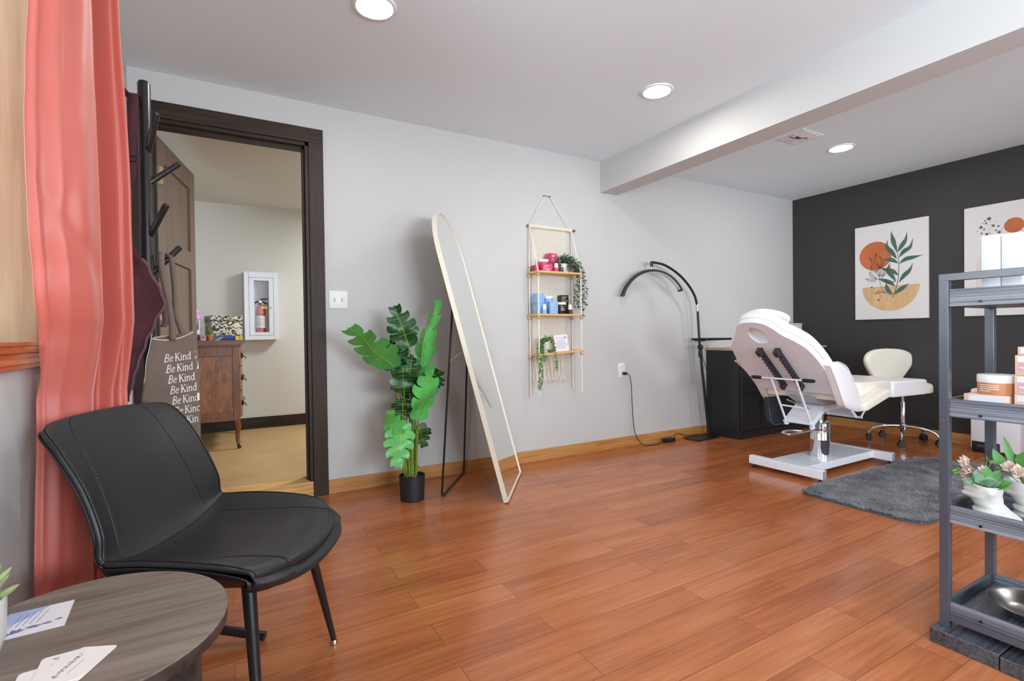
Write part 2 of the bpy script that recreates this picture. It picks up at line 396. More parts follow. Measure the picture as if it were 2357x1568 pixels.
window('window_1', 'x', XL, -1, .30, 1.80, .985, 2.25, M_JAMB)
window('window_2', 'x', XL, -1, -2.0, -.70, .985, 2.25, M_JAMB)
window('fill_window_3', 'y', YF, -1, .4, 2.2, .9, 2.1, M_JAMB)  # unseen window, added to let the front fill in
window('fill_window_4', 'y', YF, -1, 3.1, 4.9, .9, 2.1, M_JAMB)  # unseen window, added for the right-hand fill
# ---- doorway, door and hallway
DR = bpy.data.objects.new('door_1', None); COL.objects.link(DR); DR.location = (.04, YB, 0); struct(DR, 'dark framed doorway with an open brown door'); bpy.context.view_layer.update()
b = MB()
b.bb((.447, YB-.018, 0), (.533, YB+.001, 2.19)); b.bb((-.443, YB-.018, 0), (-.36, YB+.001, 2.19))
b.build('door_casing', M_DKWOOD, DR, False, bevel=.002)
b = MB(); b.bb((-.443, YB-.018, 2.19), (.533, YB+.001, 2.279)); b.build('head_casing', M_DKWOODX, DR, False, bevel=.002)
b = MB()
for x0, x1, s in ((.428, .447, -1), (-.36, -.341, 1)):
    b.bb((x0, YB-.004, .094), (x1, YB+.136, 2.19))
    xx = x0 if s < 0 else x1
    b.bb((min(xx, xx+s*.012), YB+.035, .094), (max(xx, xx+s*.012), YB+.085, 2.171))
b.bb((-.36, YB-.004, 2.171), (.447, YB+.136, 2.19)); b.bb((-.341, YB+.035, 2.159), (.428, YB+.085, 2.171))
b.build('door_jamb', M_DKWOOD, DR, False, bevel=.002)
b = MB()
b.bb((.424, YB+.145, .094), (.50, YB+.13, 2.24)); b.build('hall_casing', M_DKWOOD, DR, False)
# leaf swung into the hallway, hinged on the left jamb
hx, hy = -.338, YB+.150
ang = math.radians(79); ux, uy = math.cos(ang), math.sin(ang)
def lf(u, v, w): return Vector((hx+ux*u+uy*w*1, hy+uy*u-ux*w, .105+v))   # w towards the opening side
b = MB(); DW, DH = .745, 2.045
b.prism([(0, 0), (DW, 0), (DW, DH), (0, DH)], .026, lambda u, v, w: lf(u, v, w-.037))
leaf = b.build('door_leaf', M_DOOR, DR, False)
b = MB()
for u0, u1, v0, v1 in ((0, .115, 0, DH), (DW-.115, DW, 0, DH), (.115, DW-.115, DH-.13, DH), (.115, DW-.115, 0, .2), (.115, DW-.115, 1.36, 1.48), (.115, DW-.115, .82, .94)):
    b.prism([(u0, v0), (u1, v0), (u1, v1), (u0, v1)], .014, lambda u, v, w: lf(u, v, w-.011))
b.build('stile_frame', M_DOOR, leaf, False, bevel=.0015)
b = MB()
for z in (1.92, 1.15, .3):
    b.bb((hx-.004, YB+.135, z-.05), (hx+.030, YB+.150, z+.05)); b.cyl((hx, hy-.004, z-.052), (hx, hy-.004, z+.052), .008)
b.build('hinge', M_BRASS, DR)
# threshold step
b = MB(); b.bb((-.36, YB-.006, 0), (.447, YB+.135, .094)); struct(b.build('trim_2', wood('raw_step_pine', (176, 130, 72), (222, 182, 118), 'x', 1., .6, .3, 3.5, .3, 4, (110, 66, 28)), None, False, bevel=.004), 'raw pine threshold step in the doorway')
# hallway shell
YH = 5.56
M_HFLOOR = mat('tan_board_floor', (180, 145, 98), .5, spec=.35, bump=(90, .15, 5), vary=(4, .09))
M_HWALL = mat('hall_wall_paint', (206, 204, 197), .8, spec=.2, bump=(110, .08, 4))
b = MB(); b.bb((-1.3, YB+.13, .0), (3.0, YH+.1, .094)); struct(b.build('floor_hall', M_HFLOOR, smooth=False))
b = MB(); b.bb((-1.3, YH, .094), (3.0, YH+.1, 2.4)); struct(b.build('wall_hall', M_HWALL, smooth=False))
b = MB(); b.bb((-1.0, YB+.13, .094), (-.9, YH, 2.4)); struct(b.build('wall_hall_left', M_HWALL, smooth=False))
b = MB(); b.bb((2.6, YB+.13, .094), (2.7, YH, 2.4)); struct(b.build('wall_hall_right', M_HWALL, smooth=False))
b = MB(); b.bb((-1.3, YB+.13, 2.285), (3.0, YH+.1, 2.38)); struct(b.build('ceiling_hall', M_HWALL, smooth=False))
b = MB(); b.bb((-.9, YH-.015, .094), (2.6, YH, .205)); struct(b.build('baseboard_hall', M_DKWOODX, smooth=False, bevel=.002))
# ---- recessed lights and the air register
def ceiling_light(x, y, label):
    t = thing('ceiling_light', label, 'ceiling light', (x, y, H), 0, 'recessed ceiling lights')
    b = MB(); b.lathe([(.074, .004), (.074, -.004), (.080, -.008), (.092, -.006), (.096, .0), (.096, .004)], (x, y, H-.001), 40); 
    b.build('trim_ring', M_WHITE, t)
    b = MB(); b.lathe([(.001, -.003), (.05, -.0045), (.0735, -.0035), (.0735, .001)], (x, y, H-.0015), 40); b.build('diffuser', M_LED, t)
ceiling_light(.583, 2.216, 'round recessed ceiling light above the doorway side, largest of the lit discs')
ceiling_light(2.259, 2.19, 'round recessed ceiling light just left of the ceiling beam')
ceiling_light(4.257, 2.179, 'round recessed ceiling light beyond the beam, beside the square air vent')
for x, y in ((.583, -.3), (2.259, -.3), (4.257, -.3)):
    ceiling_light(x, y, 'round recessed ceiling light in the rear row above the camera')
# ---- ceiling register
t = thing('ceiling_vent', 'square white ceiling air vent with a crooked dark damper behind the beam', 'air vent', (3.73, 2.2, H))
b = MB(); b.bb((3.60, 2.095, H-.006), (3.865, 2.305, H+.001)); b.build('face_plate', M_WHITE, t, False, bevel=.003)
b = MB()
for i in range(5):
    for s in (-1, 1):
        yy = 2.2+s*(.018+.018*i); b.box((3.73, yy, H-.008), (.20, .012, .0025), Matrix.Rotation(s*.5, 3, 'X'))
b.build('louvre', M_WHITE, t, False)
b = MB(); b.box((3.725, 2.205, H-.0095), (.05, .022, .004), Matrix.Rotation(.3, 3, 'Z')); b.tube([(3.655, 2.225, H-.0095), (3.71, 2.215, H-.0115), (3.75, 2.190, H-.0115), (3.80, 2.175, H-.0095)], .0035, 6); b.build('damper_lever', mat('vent_damper_grey', (74, 72, 70), .5), t, False)  # dark grey damper lever and rod
# ---- switch plate, outlet
t = thing('light_switch', 'white two toggle light switch plate right of the doorway', 'light switch', (.612, YB, 1.226))
b = MB(); b.box((.612, YB-.003, 1.226), (.115, .006, .112), None, .0025); b.build('wall_plate', M_WHITE, t)
for dx in (-.023, .023):
    b = MB(); b.box((.612+dx, YB-.011, 1.222), (.009, .014, .012), Matrix.Rotation(.5, 3, 'X'), .001); b.build('toggle', M_WHITE, t)
    b = MB(); b.box((.612+dx, YB-.0062, 1.226), (.011, .0015, .024)); b.build('toggle_slot', mat('slot_grey', (170, 170, 168), .5), t, False)
OX, OZ = 2.968, .667
t = thing('wall_outlet', 'white wall outlet with a black plug in it, below and right of the hanging shelf', 'outlet', (OX, YB, OZ))
b = MB(); b.box((OX, YB-.003, OZ), (.080, .006, .124), None, .0025); b.build('wall_plate', M_WHITE, t)
for dz in (-.028, .028):
    b = MB(); b.prism(rrect(.034, .036, .012), .004, lambda u, v, w, dz=dz: Vector((OX+u, YB-.006-w, OZ+dz+v))); r_ = b.build('receptacle', M_WHITE, t)
    b = MB()
    for du in (-.007, .007): b.box((OX+du, YB-.0102, OZ+dz+.004), (.002, .001, .009))
    b.build('slot', M_BLKPLAST, r_, False)
# ================================================================= POWER CORD
t = thing('power_cord', 'black power cord with adapter brick running from the outlet along the baseboard', 'power cord', (3.2, YB-.1, 0))
b = MB(); b.box((OX+.012, YB-.028, OZ-.026), (.030, .036, .024), None, .006); b.build('plug', M_BLKPLAST, t)
pts = curve_pts([(OX+.02, YB-.046, OZ-.026), (OX+.05, YB-.05, OZ-.055), (3.035, YB-.05, .50), (3.045, YB-.05, .30), (3.07, YB-.05, .12), (3.13, YB-.07, .02), (3.20, YB-.10, .004), (3.30, YB-.10, .005), (3.39, YB-.085, .02)], 8)
b = MB(); b.tube(pts, .0035, 8); b.build('cable', M_BLKPLAST, t)
b = MB(); b.box((3.455, YB-.075, .018), (.12, .05, .034), None, .004); b.build('adapter', M_BLKPLAST, t)
pts = curve_pts([(3.515, YB-.075, .02), (3.56, YB-.06, .06), (3.63, YB-.05, .05), (3.72, YB-.05, .025), (3.85, YB-.04, .02), (3.96, YB-.06, .02), (3.975, YB-.08, .16), (3.962, YB-.09, .33), (3.968, YB-.10, .46), (3.94, YB-.11, .58), (3.87, YB-.115, .74), (3.842, YB-.118, .80)], 8)
b = MB(); b.tube(pts, .003, 8); b.build('cable', M_BLKPLAST, t)
b = MB(); b.cyl((3.966, YB-.098, .42), (3.972, YB-.096, .50), .008, .006); b.build('inline_switch', M_BLKPLAST, t)
b = MB(); b.cyl((3.96, YB-.088, .27), (3.96, YB-.09, .33), .008); b.build('cable_joint', M_BLKPLAST, t)
# ================================================================= ARC LAMP
LY = 3.2
t = thing('floor_lamp', 'black arched floor lamp with a half moon head standing against the white wall', 'floor lamp', (3.82, LY, 0))
b = MB(); b.prism([(3.655, LY+.02), (3.69, LY-.09), (3.97, LY-.085), (4.02, LY-.05), (4.02, LY+.09), (3.70, LY+.09)], .012); b.build('base', M_BLKMETAL, t, False, bevel=.004)
b = MB(); b.tube([(3.940, LY, .012), (3.855, LY, .60), (3.830, LY, .80)], .0125, 14); b.tube([(3.830, LY, .80), (3.817, LY, .90), (3.795, LY, 1.20)], .011, 14); b.build('pole', M_BLKMETAL, t)
b = MB(); b.lathe([(.014, 0), (.019, .01), (.019, .06), (.014, .07)], (3.829, LY, .755), 18); b.sphere((3.823, LY-.004, .85), .026, 12); b.build('clamp_collar', M_BLKPLAST, t)
b = MB(); b.bb((3.795, LY-.13, .914), (4.10, LY+.07, .922)); 
for p, q in (((3.795, LY-.13), (4.10, LY-.13)), ((3.795, LY+.07), (4.10, LY+.07)), ((3.795, LY-.13), (3.795, LY+.07)), ((4.10, LY-.13), (4.10, LY+.07))): b.tube([(p[0], p[1], .928), (q[0], q[1], .928)], .006, 8)
b.box((3.79, LY-.03, .915), (.10, .045, .018), None, .004); b.build('side_tray', M_BLKPLAST, t)
b = MB(); b.cyl((3.795, LY, 1.185), (3.788, LY, 1.255), .0115); b.build('joint', M_CHROME, t)
arc = curve_pts([(3.790, LY, 1.24), (3.755, LY, 1.33), (3.667, LY, 1.430), (3.539, LY, 1.521), (3.377, LY, 1.588), (3.245, LY, 1.604), (3.219, LY, 1.603)], 8)
b = MB(); b.tube(arc, .011, 12); b.cyl((3.219, LY, 1.612), (3.219, LY, 1.565), .013); b.build('arm', M_BLKMETAL, t)
b = MB(); b.cyl((3.219, LY, 1.567), (3.219, LY, 1.532), .011); b.build('swivel', M_CHROME, t)
# half moon head, turned about the swivel so its right end comes forward
hc = V(3.233, LY, 1.205); rad = .335
hd = [(-1, 0, 0)]
tw = math.radians(20)
def hp(a, r, w):
    x = -math.cos(a)*r; z = math.sin(a)*r
    return V(hc.x+x*math.cos(tw)+w*math.sin(tw), hc.y-x*math.sin(tw)*.6+w*math.cos(tw), hc.z+z*.98)
a0, a1, N = math.radians(18), math.radians(152), 34
b = MB()
sec = [(0, -.033), (.018, -.030), (.026, 0), (.018, .030), (0, .033)]
vs = [hp(a0+(a1-a0)*i/N, rad-.013+s, w) for i in range(N+1) for s, w in sec]
b.add(vs, [(i*5+k, i*5+(k+1) % 5, (i+1)*5+(k+1) % 5, (i+1)*5+k) for i in range(N) for k in range(5)]+[(0, 1, 2, 3, 4), tuple(N*5+k for k in range(5))])
head = b.build('lamp_head', M_BLKPLAST, t)
b = MB()
vs = [hp(a0+.06+(a1-a0-.12)*i/N, rad-.0145, w) for i in range(N+1) for w in (-.029, .029)]
b.add(vs, [(2*i, 2*i+1, 2*i+3, 2*i+2) for i in range(N)]); b.build('led_strip', mat('unlit_led_cover', (214, 212, 226), .4), head, solid=.002)
# ================================================================= MIRROR
hv = V(.391, .512, 0).normalized(); nb = V(-hv.y, hv.x, 0)
tl = math.radians(14.5); uv = nb*math.sin(tl)+V(0, 0, 1)*math.cos(tl); nf = hv.cross(uv)   # nf towards the room
MO = V(1.386, 2.571, .004); MW, ML = .64, 1.84; MRd = MW/2
def mf(u, v, w): return MO+hv*u+uv*v+nf*w
arch = [(0, 0), (MW, 0)]+[(MRd+MRd*math.cos(PI*k/28), ML-MRd+MRd*math.sin(PI*k/28)) for k in range(29)]
t = thing('standing_mirror', 'tall arched floor mirror with a thin gold frame leaning on a black stand', 'mirror', (MO.x+.2, MO.y+.25, 0))
b = MB(); n = len(arch)
def inset(o, d):
    cx, cy = MW/2, ML-MRd; r = []
    for x, y in o:
        if y <= ML-MRd: r.append((d if x < cx else MW-d, y+d if y < .01 else y))
        else:
            q = math.hypot(x-cx, y-cy); r.append((cx+(x-cx)*(q-d)/q, cy+(y-cy)*(q-d)/q))
    return r
ia = inset(arch, .006)
sgn = 1 if nf.dot(V(1, -1, 0)) > 0 else -1
vs = [mf(u, v, 0) for u, v in arch]+[mf(u, v, sgn*.028) for u, v in arch]+[mf(u, v, sgn*.028) for u, v in ia]+[mf(u, v, 0) for u, v in ia]
b.add(vs, [(k*n+i, k*n+(i+1) % n, ((k+1) % 4)*n+(i+1) % n, ((k+1) % 4)*n+i) for k in range(4) for i in range(n)])
b.build('frame', mat('pale_gold_frame', (236, 230, 212), .3, .15), t, angle=30)
b = MB(); b.prism(ia, .004, lambda u, v, w: mf(u, v, sgn*(.018+w))); b.build('mirror_glass', mat('mirror_silver', (238, 242, 240), .015, 1.), t, angle=30)
b = MB(); b.prism(ia, .010, lambda u, v, w: mf(u, v, sgn*(.002+w))); b.build('back_panel', M_BLKPLAST, t, angle=30)
b = MB()
A, B = mf(.10, 1.22, -sgn*.012), mf(.54, 1.22, -sgn*.012); F1, F2 = V(1.118, 2.872, .007), V(1.446, 3.280, .007)
def rnd(p, q, r): return p+(q-p).normalized()*r
b.tube([A, rnd(F1, A, .03), F1+(A-F1).normalized()*.008+(F2-F1).normalized()*.006, rnd(F1, F2, .03), rnd(F2, F1, .03), F2+(B-F2).normalized()*.008+(F1-F2).normalized()*.006, rnd(F2, B, .03), B], .0065, 10)
b.tube([A, B], .0065, 10); b.build('rear_stand', M_BLKMETAL, t)
for s0, F, u in ((A, F1, .10), (B, F2, .54)):
    b = MB(); k = s0+(F-s0)*.30; b.tube([k, mf(u, .93, -sgn*.004)], .004, 8); b.build('stay_bar', M_STEEL, t)
# ================================================================= MONSTERA
def leaf_mat(name, c1, c2):
    """glossy above, paler green below"""
    m = bpy.data.materials.new(name); m.use_nodes = True; nt = m.node_tree; n = nt.nodes; b = n['Principled BSDF']
    g = n.new('ShaderNodeNewGeometry'); mx = n.new('ShaderNodeMix'); mx.data_type = 'RGBA'
    mx.inputs[6].default_value = L8(*c1); mx.inputs[7].default_value = L8(*c2)
    nt.links.new(g.outputs['Backfacing'], mx.inputs[0])
    tc = n.new('ShaderNodeTexCoord'); t = n.new('ShaderNodeTexNoise'); t.inputs['Scale'].default_value = 18
    nt.links.new(tc.outputs['Object'], t.inputs['Vector'])
    hs = n.new('ShaderNodeHueSaturation'); mr = n.new('ShaderNodeMapRange'); mr.inputs['To Min'].default_value = .75; mr.inputs['To Max'].default_value = 1.25
    nt.links.new(t.outputs['Fac'], mr.inputs['Value']); nt.links.new(mr.outputs[0], hs.inputs['Value']); nt.links.new(mx.outputs[2], hs.inputs['Color'])
    nt.links.new(hs.outputs[0], b.inputs['Base Color']); b.inputs['Roughness'].default_value = .35
    return m
M_LEAF = leaf_mat('monstera_leaf_green', (22, 78, 36), (86, 178, 88))
M_VEIN = mat('leaf_vein', (150, 165, 62), .5)
M_STEM = mat('plant_stem', (112, 140, 48), .45, vary=(30, .25))
def monstera_leaf(bl, bv, base, tip, up, width, droop=.15, fold=.25, seed=0):
    """split leaf from base to tip; 'up' is the glossy side"""
    rn = random.Random(seed)
    base, tip, up = Vector(base), Vector(tip), Vector(up).normalized()
    ax = tip-base; Ln = ax.length; ax.normalize(); sd = ax.cross(up).normalized(); up = sd.cross(ax).normalized()
    def f(u, v, lift=0.):
        # u along 0..1, v across in metres
        z = -droop*Ln*(u*u)+fold*abs(v)-.9*v*v/max(width, .01)*fold+.012*math.sin(u*9+seed+v*20)+lift
        return base+ax*(u*Ln)+sd*v+up*z
    def half(u):  # heart-shaped half width
        return width*(math.sin(PI*min(1, max(0, (u+.10)/1.10)))**.72)*(1-.40*u)
    lobes = 5
    for s in (-1, 1):
        # solid strip along the midrib with the lobes growing out of it
        k = 24; inner = .34
        for i in range(k):
            u0, u1 = -.02+1.0*i/k, -.02+1.0*(i+1)/k
            bl.add([f(u0, 0), f(u1, 0), f(u1, s*half(u1)*inner), f(u0, s*half(u0)*inner)], [(0, 1, 2, 3) if s < 0 else (3, 2, 1, 0)])
        for j in range(lobes):
            ua = -.02+.98*j/lobes; ub = -.02+.98*(j+1)/lobes
            gap = .15+rn.uniform(-.05, .07) if j < lobes-1 else .06
            sweep = .07+.06*rn.random()
            nu, nv = 5, 6; pts = []
            for a in range(nu):
                for c in range(nv):
                    q = a/(nu-1); r = c/(nv-1)          # r outwards, q along
                    close = gap*max(0, r-.10)**.5*(1-.25*r) if j < lobes-1 else gap*r
                    uu = ua+(ub-ua)*(q*(1-close)+close*.15)
                    hw = half(min(.97, max(-.02, (ua+ub)/2)))
                    end = hw*(inner+(1-inner)*r)*(1-.12*r*abs(2*q-1.)**4)
                    pts.append(f(uu+sweep*r*r*.55*(1-uu*.3), s*end))
            # pull the first column onto the strip
            for a in range(nu):
                uu = ua+(ub-ua)*a/(nu-1); pts[a*nv] = f(uu, s*half(uu)*inner*.98)
            bl.add(pts, [(a*nv+c, a*nv+c+1, (a+1)*nv+c+1, (a+1)*nv+c)[::s] for a in range(nu-1) for c in range(nv-1)])
            um = (ua+ub)/2; hw = half(um)
            vp = [f(um*1.0+sweep*(r**2)*.55*.7, s*hw*r*.93, lf_) for lf_ in (.0002,) for r in (0, .3, .6, .95)]
            bv.tube(vp, [.0014, .0012, .0009, .0004], 4)
    bv.tube([f(u/10, 0, .0002) for u in range(0, 11)], [.0032*(1-.07*u) for u in range(11)], 6)
PX, PY = .953, 2.935
t = thing('monstera_plant', 'tall artificial monstera plant in a small black pot between doorway and mirror', 'plant', (PX, PY, 0))
b = MB(); b.lathe([(.066, 0), (.071, .004), (.078, .146), (.078, .150), (.072, .150), (.070, .135), (.001, .132)], (PX, PY, 0), 36); b.build('plant_pot', mat('matte_black_pot', (34, 36, 40), .5, bump=(40, .05)), t)
b = MB(); b.lathe([(.069, .128), (.045, .137), (.001, .139)], (PX, PY, 0), 24); b.build('soil', mat('moss_soil', (44, 52, 26), .9, bump=(90, .8)), t)
bl, bv, bs = MB(), MB(), MB()
# leaves: base, tip, upward side, half width, droop, fold, stem origin offset
D = [
    ((.845, 2.93, .80), (.585, 2.86, 1.070), (.50, .62, .62), .125, .10, .10, (-.02, .0)),
    ((.955, 2.96, .925), (.868, 2.97, 1.180), (-.35, -.75, .5), .092, .06, .35, (.0, .02)),
    ((.995, 2.93, .770), (1.118, 2.93, 1.235), (.85, .35, .1), .078, -.03, .75, (.02, .01)),
    ((.930, 3.00, .76), (.855, 3.06, .975), (-.2, -.8, .5), .100, .10, .2, (-.01, .03)),
    ((.972, 2.86, .495), (1.062, 2.80, .815), (-.35, .85, .30), .105, -.08, .05, (.02, -.02)),
    ((1.03, 2.97, .665), (1.185, 3.02, .785), (-.30, -.75, .6), .095, .12, .15, (.03, .02)),
    ((.900, 2.90, .66), (.872, 2.82, .80), (-.2, -.9, .35), .080, .15, .35, (-.02, -.01)),
    ((.948, 2.93, .66), (.925, 2.86, .86), (-.55, -.80, .2), .085, .15, .3, (-.005, -.01)),
    ((.878, 2.88, .490), (.825, 2.83, .230), (.30, .85, .35), .088, .10, .1, (-.04, -.01)),
    ((.850, 2.90, .36), (.805, 2.86, .575), (.25, .85, .3), .062, .05, .2, (-.045, .0)),
    ((1.02, 2.99, .435), (1.075, 3.04, .275), (-.2, -.85, .4), .066, .10, .1, (.035, .02)),
    ((.968, 2.98, .60), (1.035, 3.0, .80), (-.25, -.85, .4), .085, .15, .25, (.01, .02)),
    ((.905, 2.93, .615), (.880, 2.88, .475), (-.35, -.85, .4), .070, .15, .25, (-.01, .0)),
]
for i, (p, q, u, w, dr, fo, so) in enumerate(D):
    monstera_leaf(bl, bv, p, q, u, w*1.22, dr, fo, i*3+1)
    s0 = V(PX+so[0]*.9, PY+so[1]*.9, .13); e = Vector(p); a = (Vector(q)-e).normalized()
    mid = s0.lerp(e, .5); mid.x = s0.x+(e.x-s0.x)*.35; mid.y = s0.y+(e.y-s0.y)*.35
    bs.tube(curve_pts([s0, mid, e+a*.0], 7), [.0075-.00028*k for k in range(15)], 8)
for k, (dx, dy, r, h) in enumerate(((.004, .0, .013, .48), (.016, -.008, .010, .42), (-.004, .012, .011, .52))):
    bs.tube([(PX+dx, PY+dy, .12), (PX+dx*1.2, PY+dy, .3), (PX+dx*1.5+.004, PY+dy*1.3, h)], [r, r*.9, r*.5], 10)
bl.build('leaf', M_LEAF, t, angle=60, recalc=False); bv.build('leaf_vein', M_VEIN, t); bs.build('stem', M_STEM, t)
b = MB(); dw = mat('driftwood', (128, 96, 66), .8, bump=(60, .6), vary=(30, .3))
b.tube(curve_pts([(PX-.045, PY-.02, .150), (PX-.02, PY-.035, .155), (PX+.005, PY-.03, .140), (PX+.02, PY-.02, .165), (PX+.034, PY-.012, .205)], 5), [.006+.004*math.sin(k*.9)**2 for k in range(21)], 8)
b.tube([(PX+.0, PY-.03, .125), (PX+.008, PY-.028, .15)], .014, 8); b.build('driftwood', dw, t)
# ================================================================= MACRAME SHELF
SX0, SX1 = 2.045, 2.435
t = thing('hanging_shelf', 'three tier macrame hanging shelf with light wood boards on the white wall', 'shelf', (2.24, YB, 1.83))
b = MB(); b.cyl((2.015, YB-.016, 1.828), (2.472, YB-.016, 1.828), .0085); b.build('dowel', mat('brown_dowel', (132, 92, 68), .6), t)
b = MB()
for k in range(58):
    x = 2.050+.36*k/57
    b.tube([(x, YB-.016+.0108*math.cos(q*PI/4), 1.828+.0108*math.sin(q*PI/4)) for q in range(8)], .0032, 6, closed=True)
for x in (2.03, 2.037, 2.044, 2.417, 2.425, 2.433): b.tube([(x, YB-.016+.0112*math.cos(q*PI/4), 1.828+.0112*math.sin(q*PI/4)) for q in range(8)], .0036, 6, closed=True)
b.build('dowel_wrap', M_ROPE, t)
b = MB(); NC = 54
for k in range(NC):
    x0 = 2.062+.322*k/(NC-1)
    zb = .612+.012*math.sin(k*1.7)+.01*random.random()
    pts = []
    for i in range(30):
        z = 1.818+(zb-1.818)*i/29; pinch = 1-.05*min(1, (1.818-z)/.9)
        wv = .0012*math.sin(z*60+k*2.1) if z < .84 else 0
        pts.append((2.222+(x0-2.222)*pinch-.012*min(1, (1.82-z)/.9)+wv+(.003*math.sin(z*23+k) if z < .82 else 0), YB-.0045-.002*((k*7) % 3)*(1 if z < .84 else .3), z))
    b.tube(pts, .0027, 5)
b.build('macrame_panel', M_ROPE, t)
for zc, amp in ((1.69, .07), (1.60, .07), (1.21, .06), (1.145, .05), (.945, .05), (.905, .045)):
    b = MB()
    for k in range(4):
        xa = 2.05+.318*k/4; xm = xa+.04; xb = xa+.08
        for (p, q) in (((xa, zc-amp*.5), (xm, zc+amp*.5)), ((xm, zc+amp*.5), (xb, zc-amp*.5))):
            for i in range(9):
                u = i/8; b.sphere((p[0]+(q[0]-p[0])*u, YB-.0085, p[1]+(q[1]-p[1])*u), .0042, 5)
    b.build('knot_row', M_ROPE, t)
b = MB()
for xs, xe in ((2.03, 2.179), (2.045, 2.181), (2.428, 2.236), (2.405, 2.234)): b.tube([(xs, YB-.016, 1.838), (xe, YB-.008, 2.078)], .0022, 6)
b.build('hanging_cord', M_ROPE, t)
shelves = ((1.4615, 0.), (1.137, .0), (.845, .055))
def rot_y(a): return Matrix.Rotation(-a, 3, 'Y')
for z, tilt in shelves:
    b = MB(); b.box((2.222 if not tilt else 2.236, YB-.0835, z), (.415, .147, .015), rot_y(tilt), .002); b.build('shelf_board', M_SHELF, t)
cords = [(2.028, YB-.02), (2.432, YB-.02), (2.030, YB-.145), (2.428, YB-.145)]
for i, (x, y) in enumerate(cords):
    b = MB(); low = [.50, .55, .53, .53][i]; xs = (2.035 if i % 2 == 0 else 2.43)
    pts = [(xs, YB-.018, 1.825)]+[(x+.0012*math.sin(k*2.), y, 1.4615+(low-1.4615)*k/24) for k in range(25)]
    b.tube(pts, .0046, 7)
    for k in range(60):   # twist
        z = 1.45+(low-1.45)*k/60; b.box((x+.0012*math.sin((1.4615-z)/(1.4615-low)*48), y, z), (.0115, .0035, .004), Matrix.Rotation(.6, 3, 'Y'))
    b.build('suspension_cord', M_ROPE, t)
    for z, tilt in shelves:
        zz = z-.020+(x-2.236)*tilt
        b = MB(); b.sphere((x, y, zz), .0145, 12); b.build('bead', M_BEAD, t)
t = thing('wall_staple', 'small dark wire staple on the wall holding the macrame cords', 'hook', (2.207, YB, 2.08))
b = MB(); b.tube([(2.178, YB+.002, 2.076), (2.178, YB-.010, 2.080), (2.237, YB-.010, 2.080), (2.237, YB+.002, 2.076)], .002, 6); b.cyl((2.178, YB, 2.077), (2.178, YB-.012, 2.079), .0045); b.cyl((2.237, YB, 2.077), (2.237, YB-.012, 2.079), .0045); b.build('wire', mat('dull_iron', (84, 82, 84), .5, .6), t)
# ---- products on the shelves
def carton(name, label, x, y, z, w, d, h, m, rz=0., group='product cartons on the hanging shelf', lines=True, lm=None, cat='box'):
    t = thing(name, label, cat, (x, y, z), rz, group)
    b = MB(); b.box((0, 0, h/2), (w, d, h), None, .0012); b.build('carton', m, t, local=True)
    if lines:
        b = MB(); fr = lambda u, v, w_: Vector((u, -d/2-.0004-w_, v))
        for k, q in enumerate((.80, .70, .62)): b.ribbon([(-w*.36, h*q), (w*(.30-.16*k), h*q)], h*.035, fr)
        for q in (.42, .36, .30): b.ribbon([(-w*.36, h*q), (w*.34, h*q)], h*.018, fr)
        b.poly([(-w*.16, h*.10), (w*.16, h*.10), (w*.16, h*.17), (-w*.16, h*.17)], fr)
        b.build('print', lm or mat('print_white', (240, 232, 236), .5), t, False, local=True)
    return t
def jar(name, label, x, y, z, r, h, m, lid=M_WHITE, lidh=.3, group='product jars on the hanging shelf', lm=None):
    t = thing(name, label, 'jar', (x, y, z), 0, group)
    b = MB(); hb = h*(1-lidh); b.lathe([(.001, 0), (r*.86, 0), (r*.92, .004), (r*.99, hb*.45), (r, hb), (.001, hb)], (0, 0, 0), 28); b.build('body', m, t, local=True)
    b = MB(); b.lathe([(.001, hb), (r*1.04, hb), (r*1.05, hb+.003), (r*1.05, h-.004), (r*1.0, h), (.001, h)], (0, 0, 0), 28); b.build('lid', lid, t, local=True)
    b = MB()
    for q, e in ((.72, .5), (.55, .7), (.45, .65), (.36, .6)):
        b.grid(lambda u, v: Vector((r*1.006*math.sin((u-.5)*1.3*e), -r*1.006*math.cos((u-.5)*1.3*e), hb*(q+.05*v))), 8, 2)
    b.build('print', lm or mat('print_white', (240, 232, 236), .5), t, local=True)
    return t
def dropper(name, label, x, y, z, r, h, m, group='small bottles on the hanging shelf'):
    t = thing(name, label, 'bottle', (x, y, z), 0, group)
    b = MB(); b.lathe([(.001, 0), (r, 0), (r, h*.42), (r*.7, h*.48), (.001, h*.48)], (0, 0, 0), 24); b.build('body', m, t, local=True)
    b = MB(); b.lathe([(.001, h*.46), (r*.86, h*.46), (r*.80, h*.62), (r*.62, h*.97), (r*.5, h), (.001, h)], (0, 0, 0), 24); b.build('cap', M_WHITE, t, local=True)
M_PINK = mat('magenta_carton', (206, 66, 112), .35); M_BLUE = mat('sky_blue_carton', (138, 178, 224), .4); M_BLACK = mat('black_carton', (28, 26, 28), .35)
M_PRB = mat('pale_blue_print', (176, 200, 232), .5); M_GOLD = mat('gold_print', (196, 158, 92), .35, .3)
Z1, Z2 = 1.469, 1.1445; yF, yB = YB-.115, YB-.06
carton('carton', 'small pink carton lying at the left end of the top hanging shelf', 2.060, YB-.060, Z1, .038, .06, .050, M_PINK, lines=False)
jar('jar', 'pink jar with white lid on the top hanging shelf', 2.122, YB-.075, Z1, .040, .094, M_PINK, lidh=.2)
carton('carton', 'low wide pink carton in front of the pink jar on the top shelf', 2.118, YB-.130, Z1, .090, .028, .054, M_PINK)
carton('carton', 'pink carton standing on the top shelf under the topmost pink carton', 2.200, YB-.055, Z1, .062, .062, .074, M_PINK, lines=False)
carton('carton', 'topmost pink carton stacked above another on the top shelf', 2.206, YB-.058, Z1+.0745, .070, .066, .074, M_PINK, rz=.25)
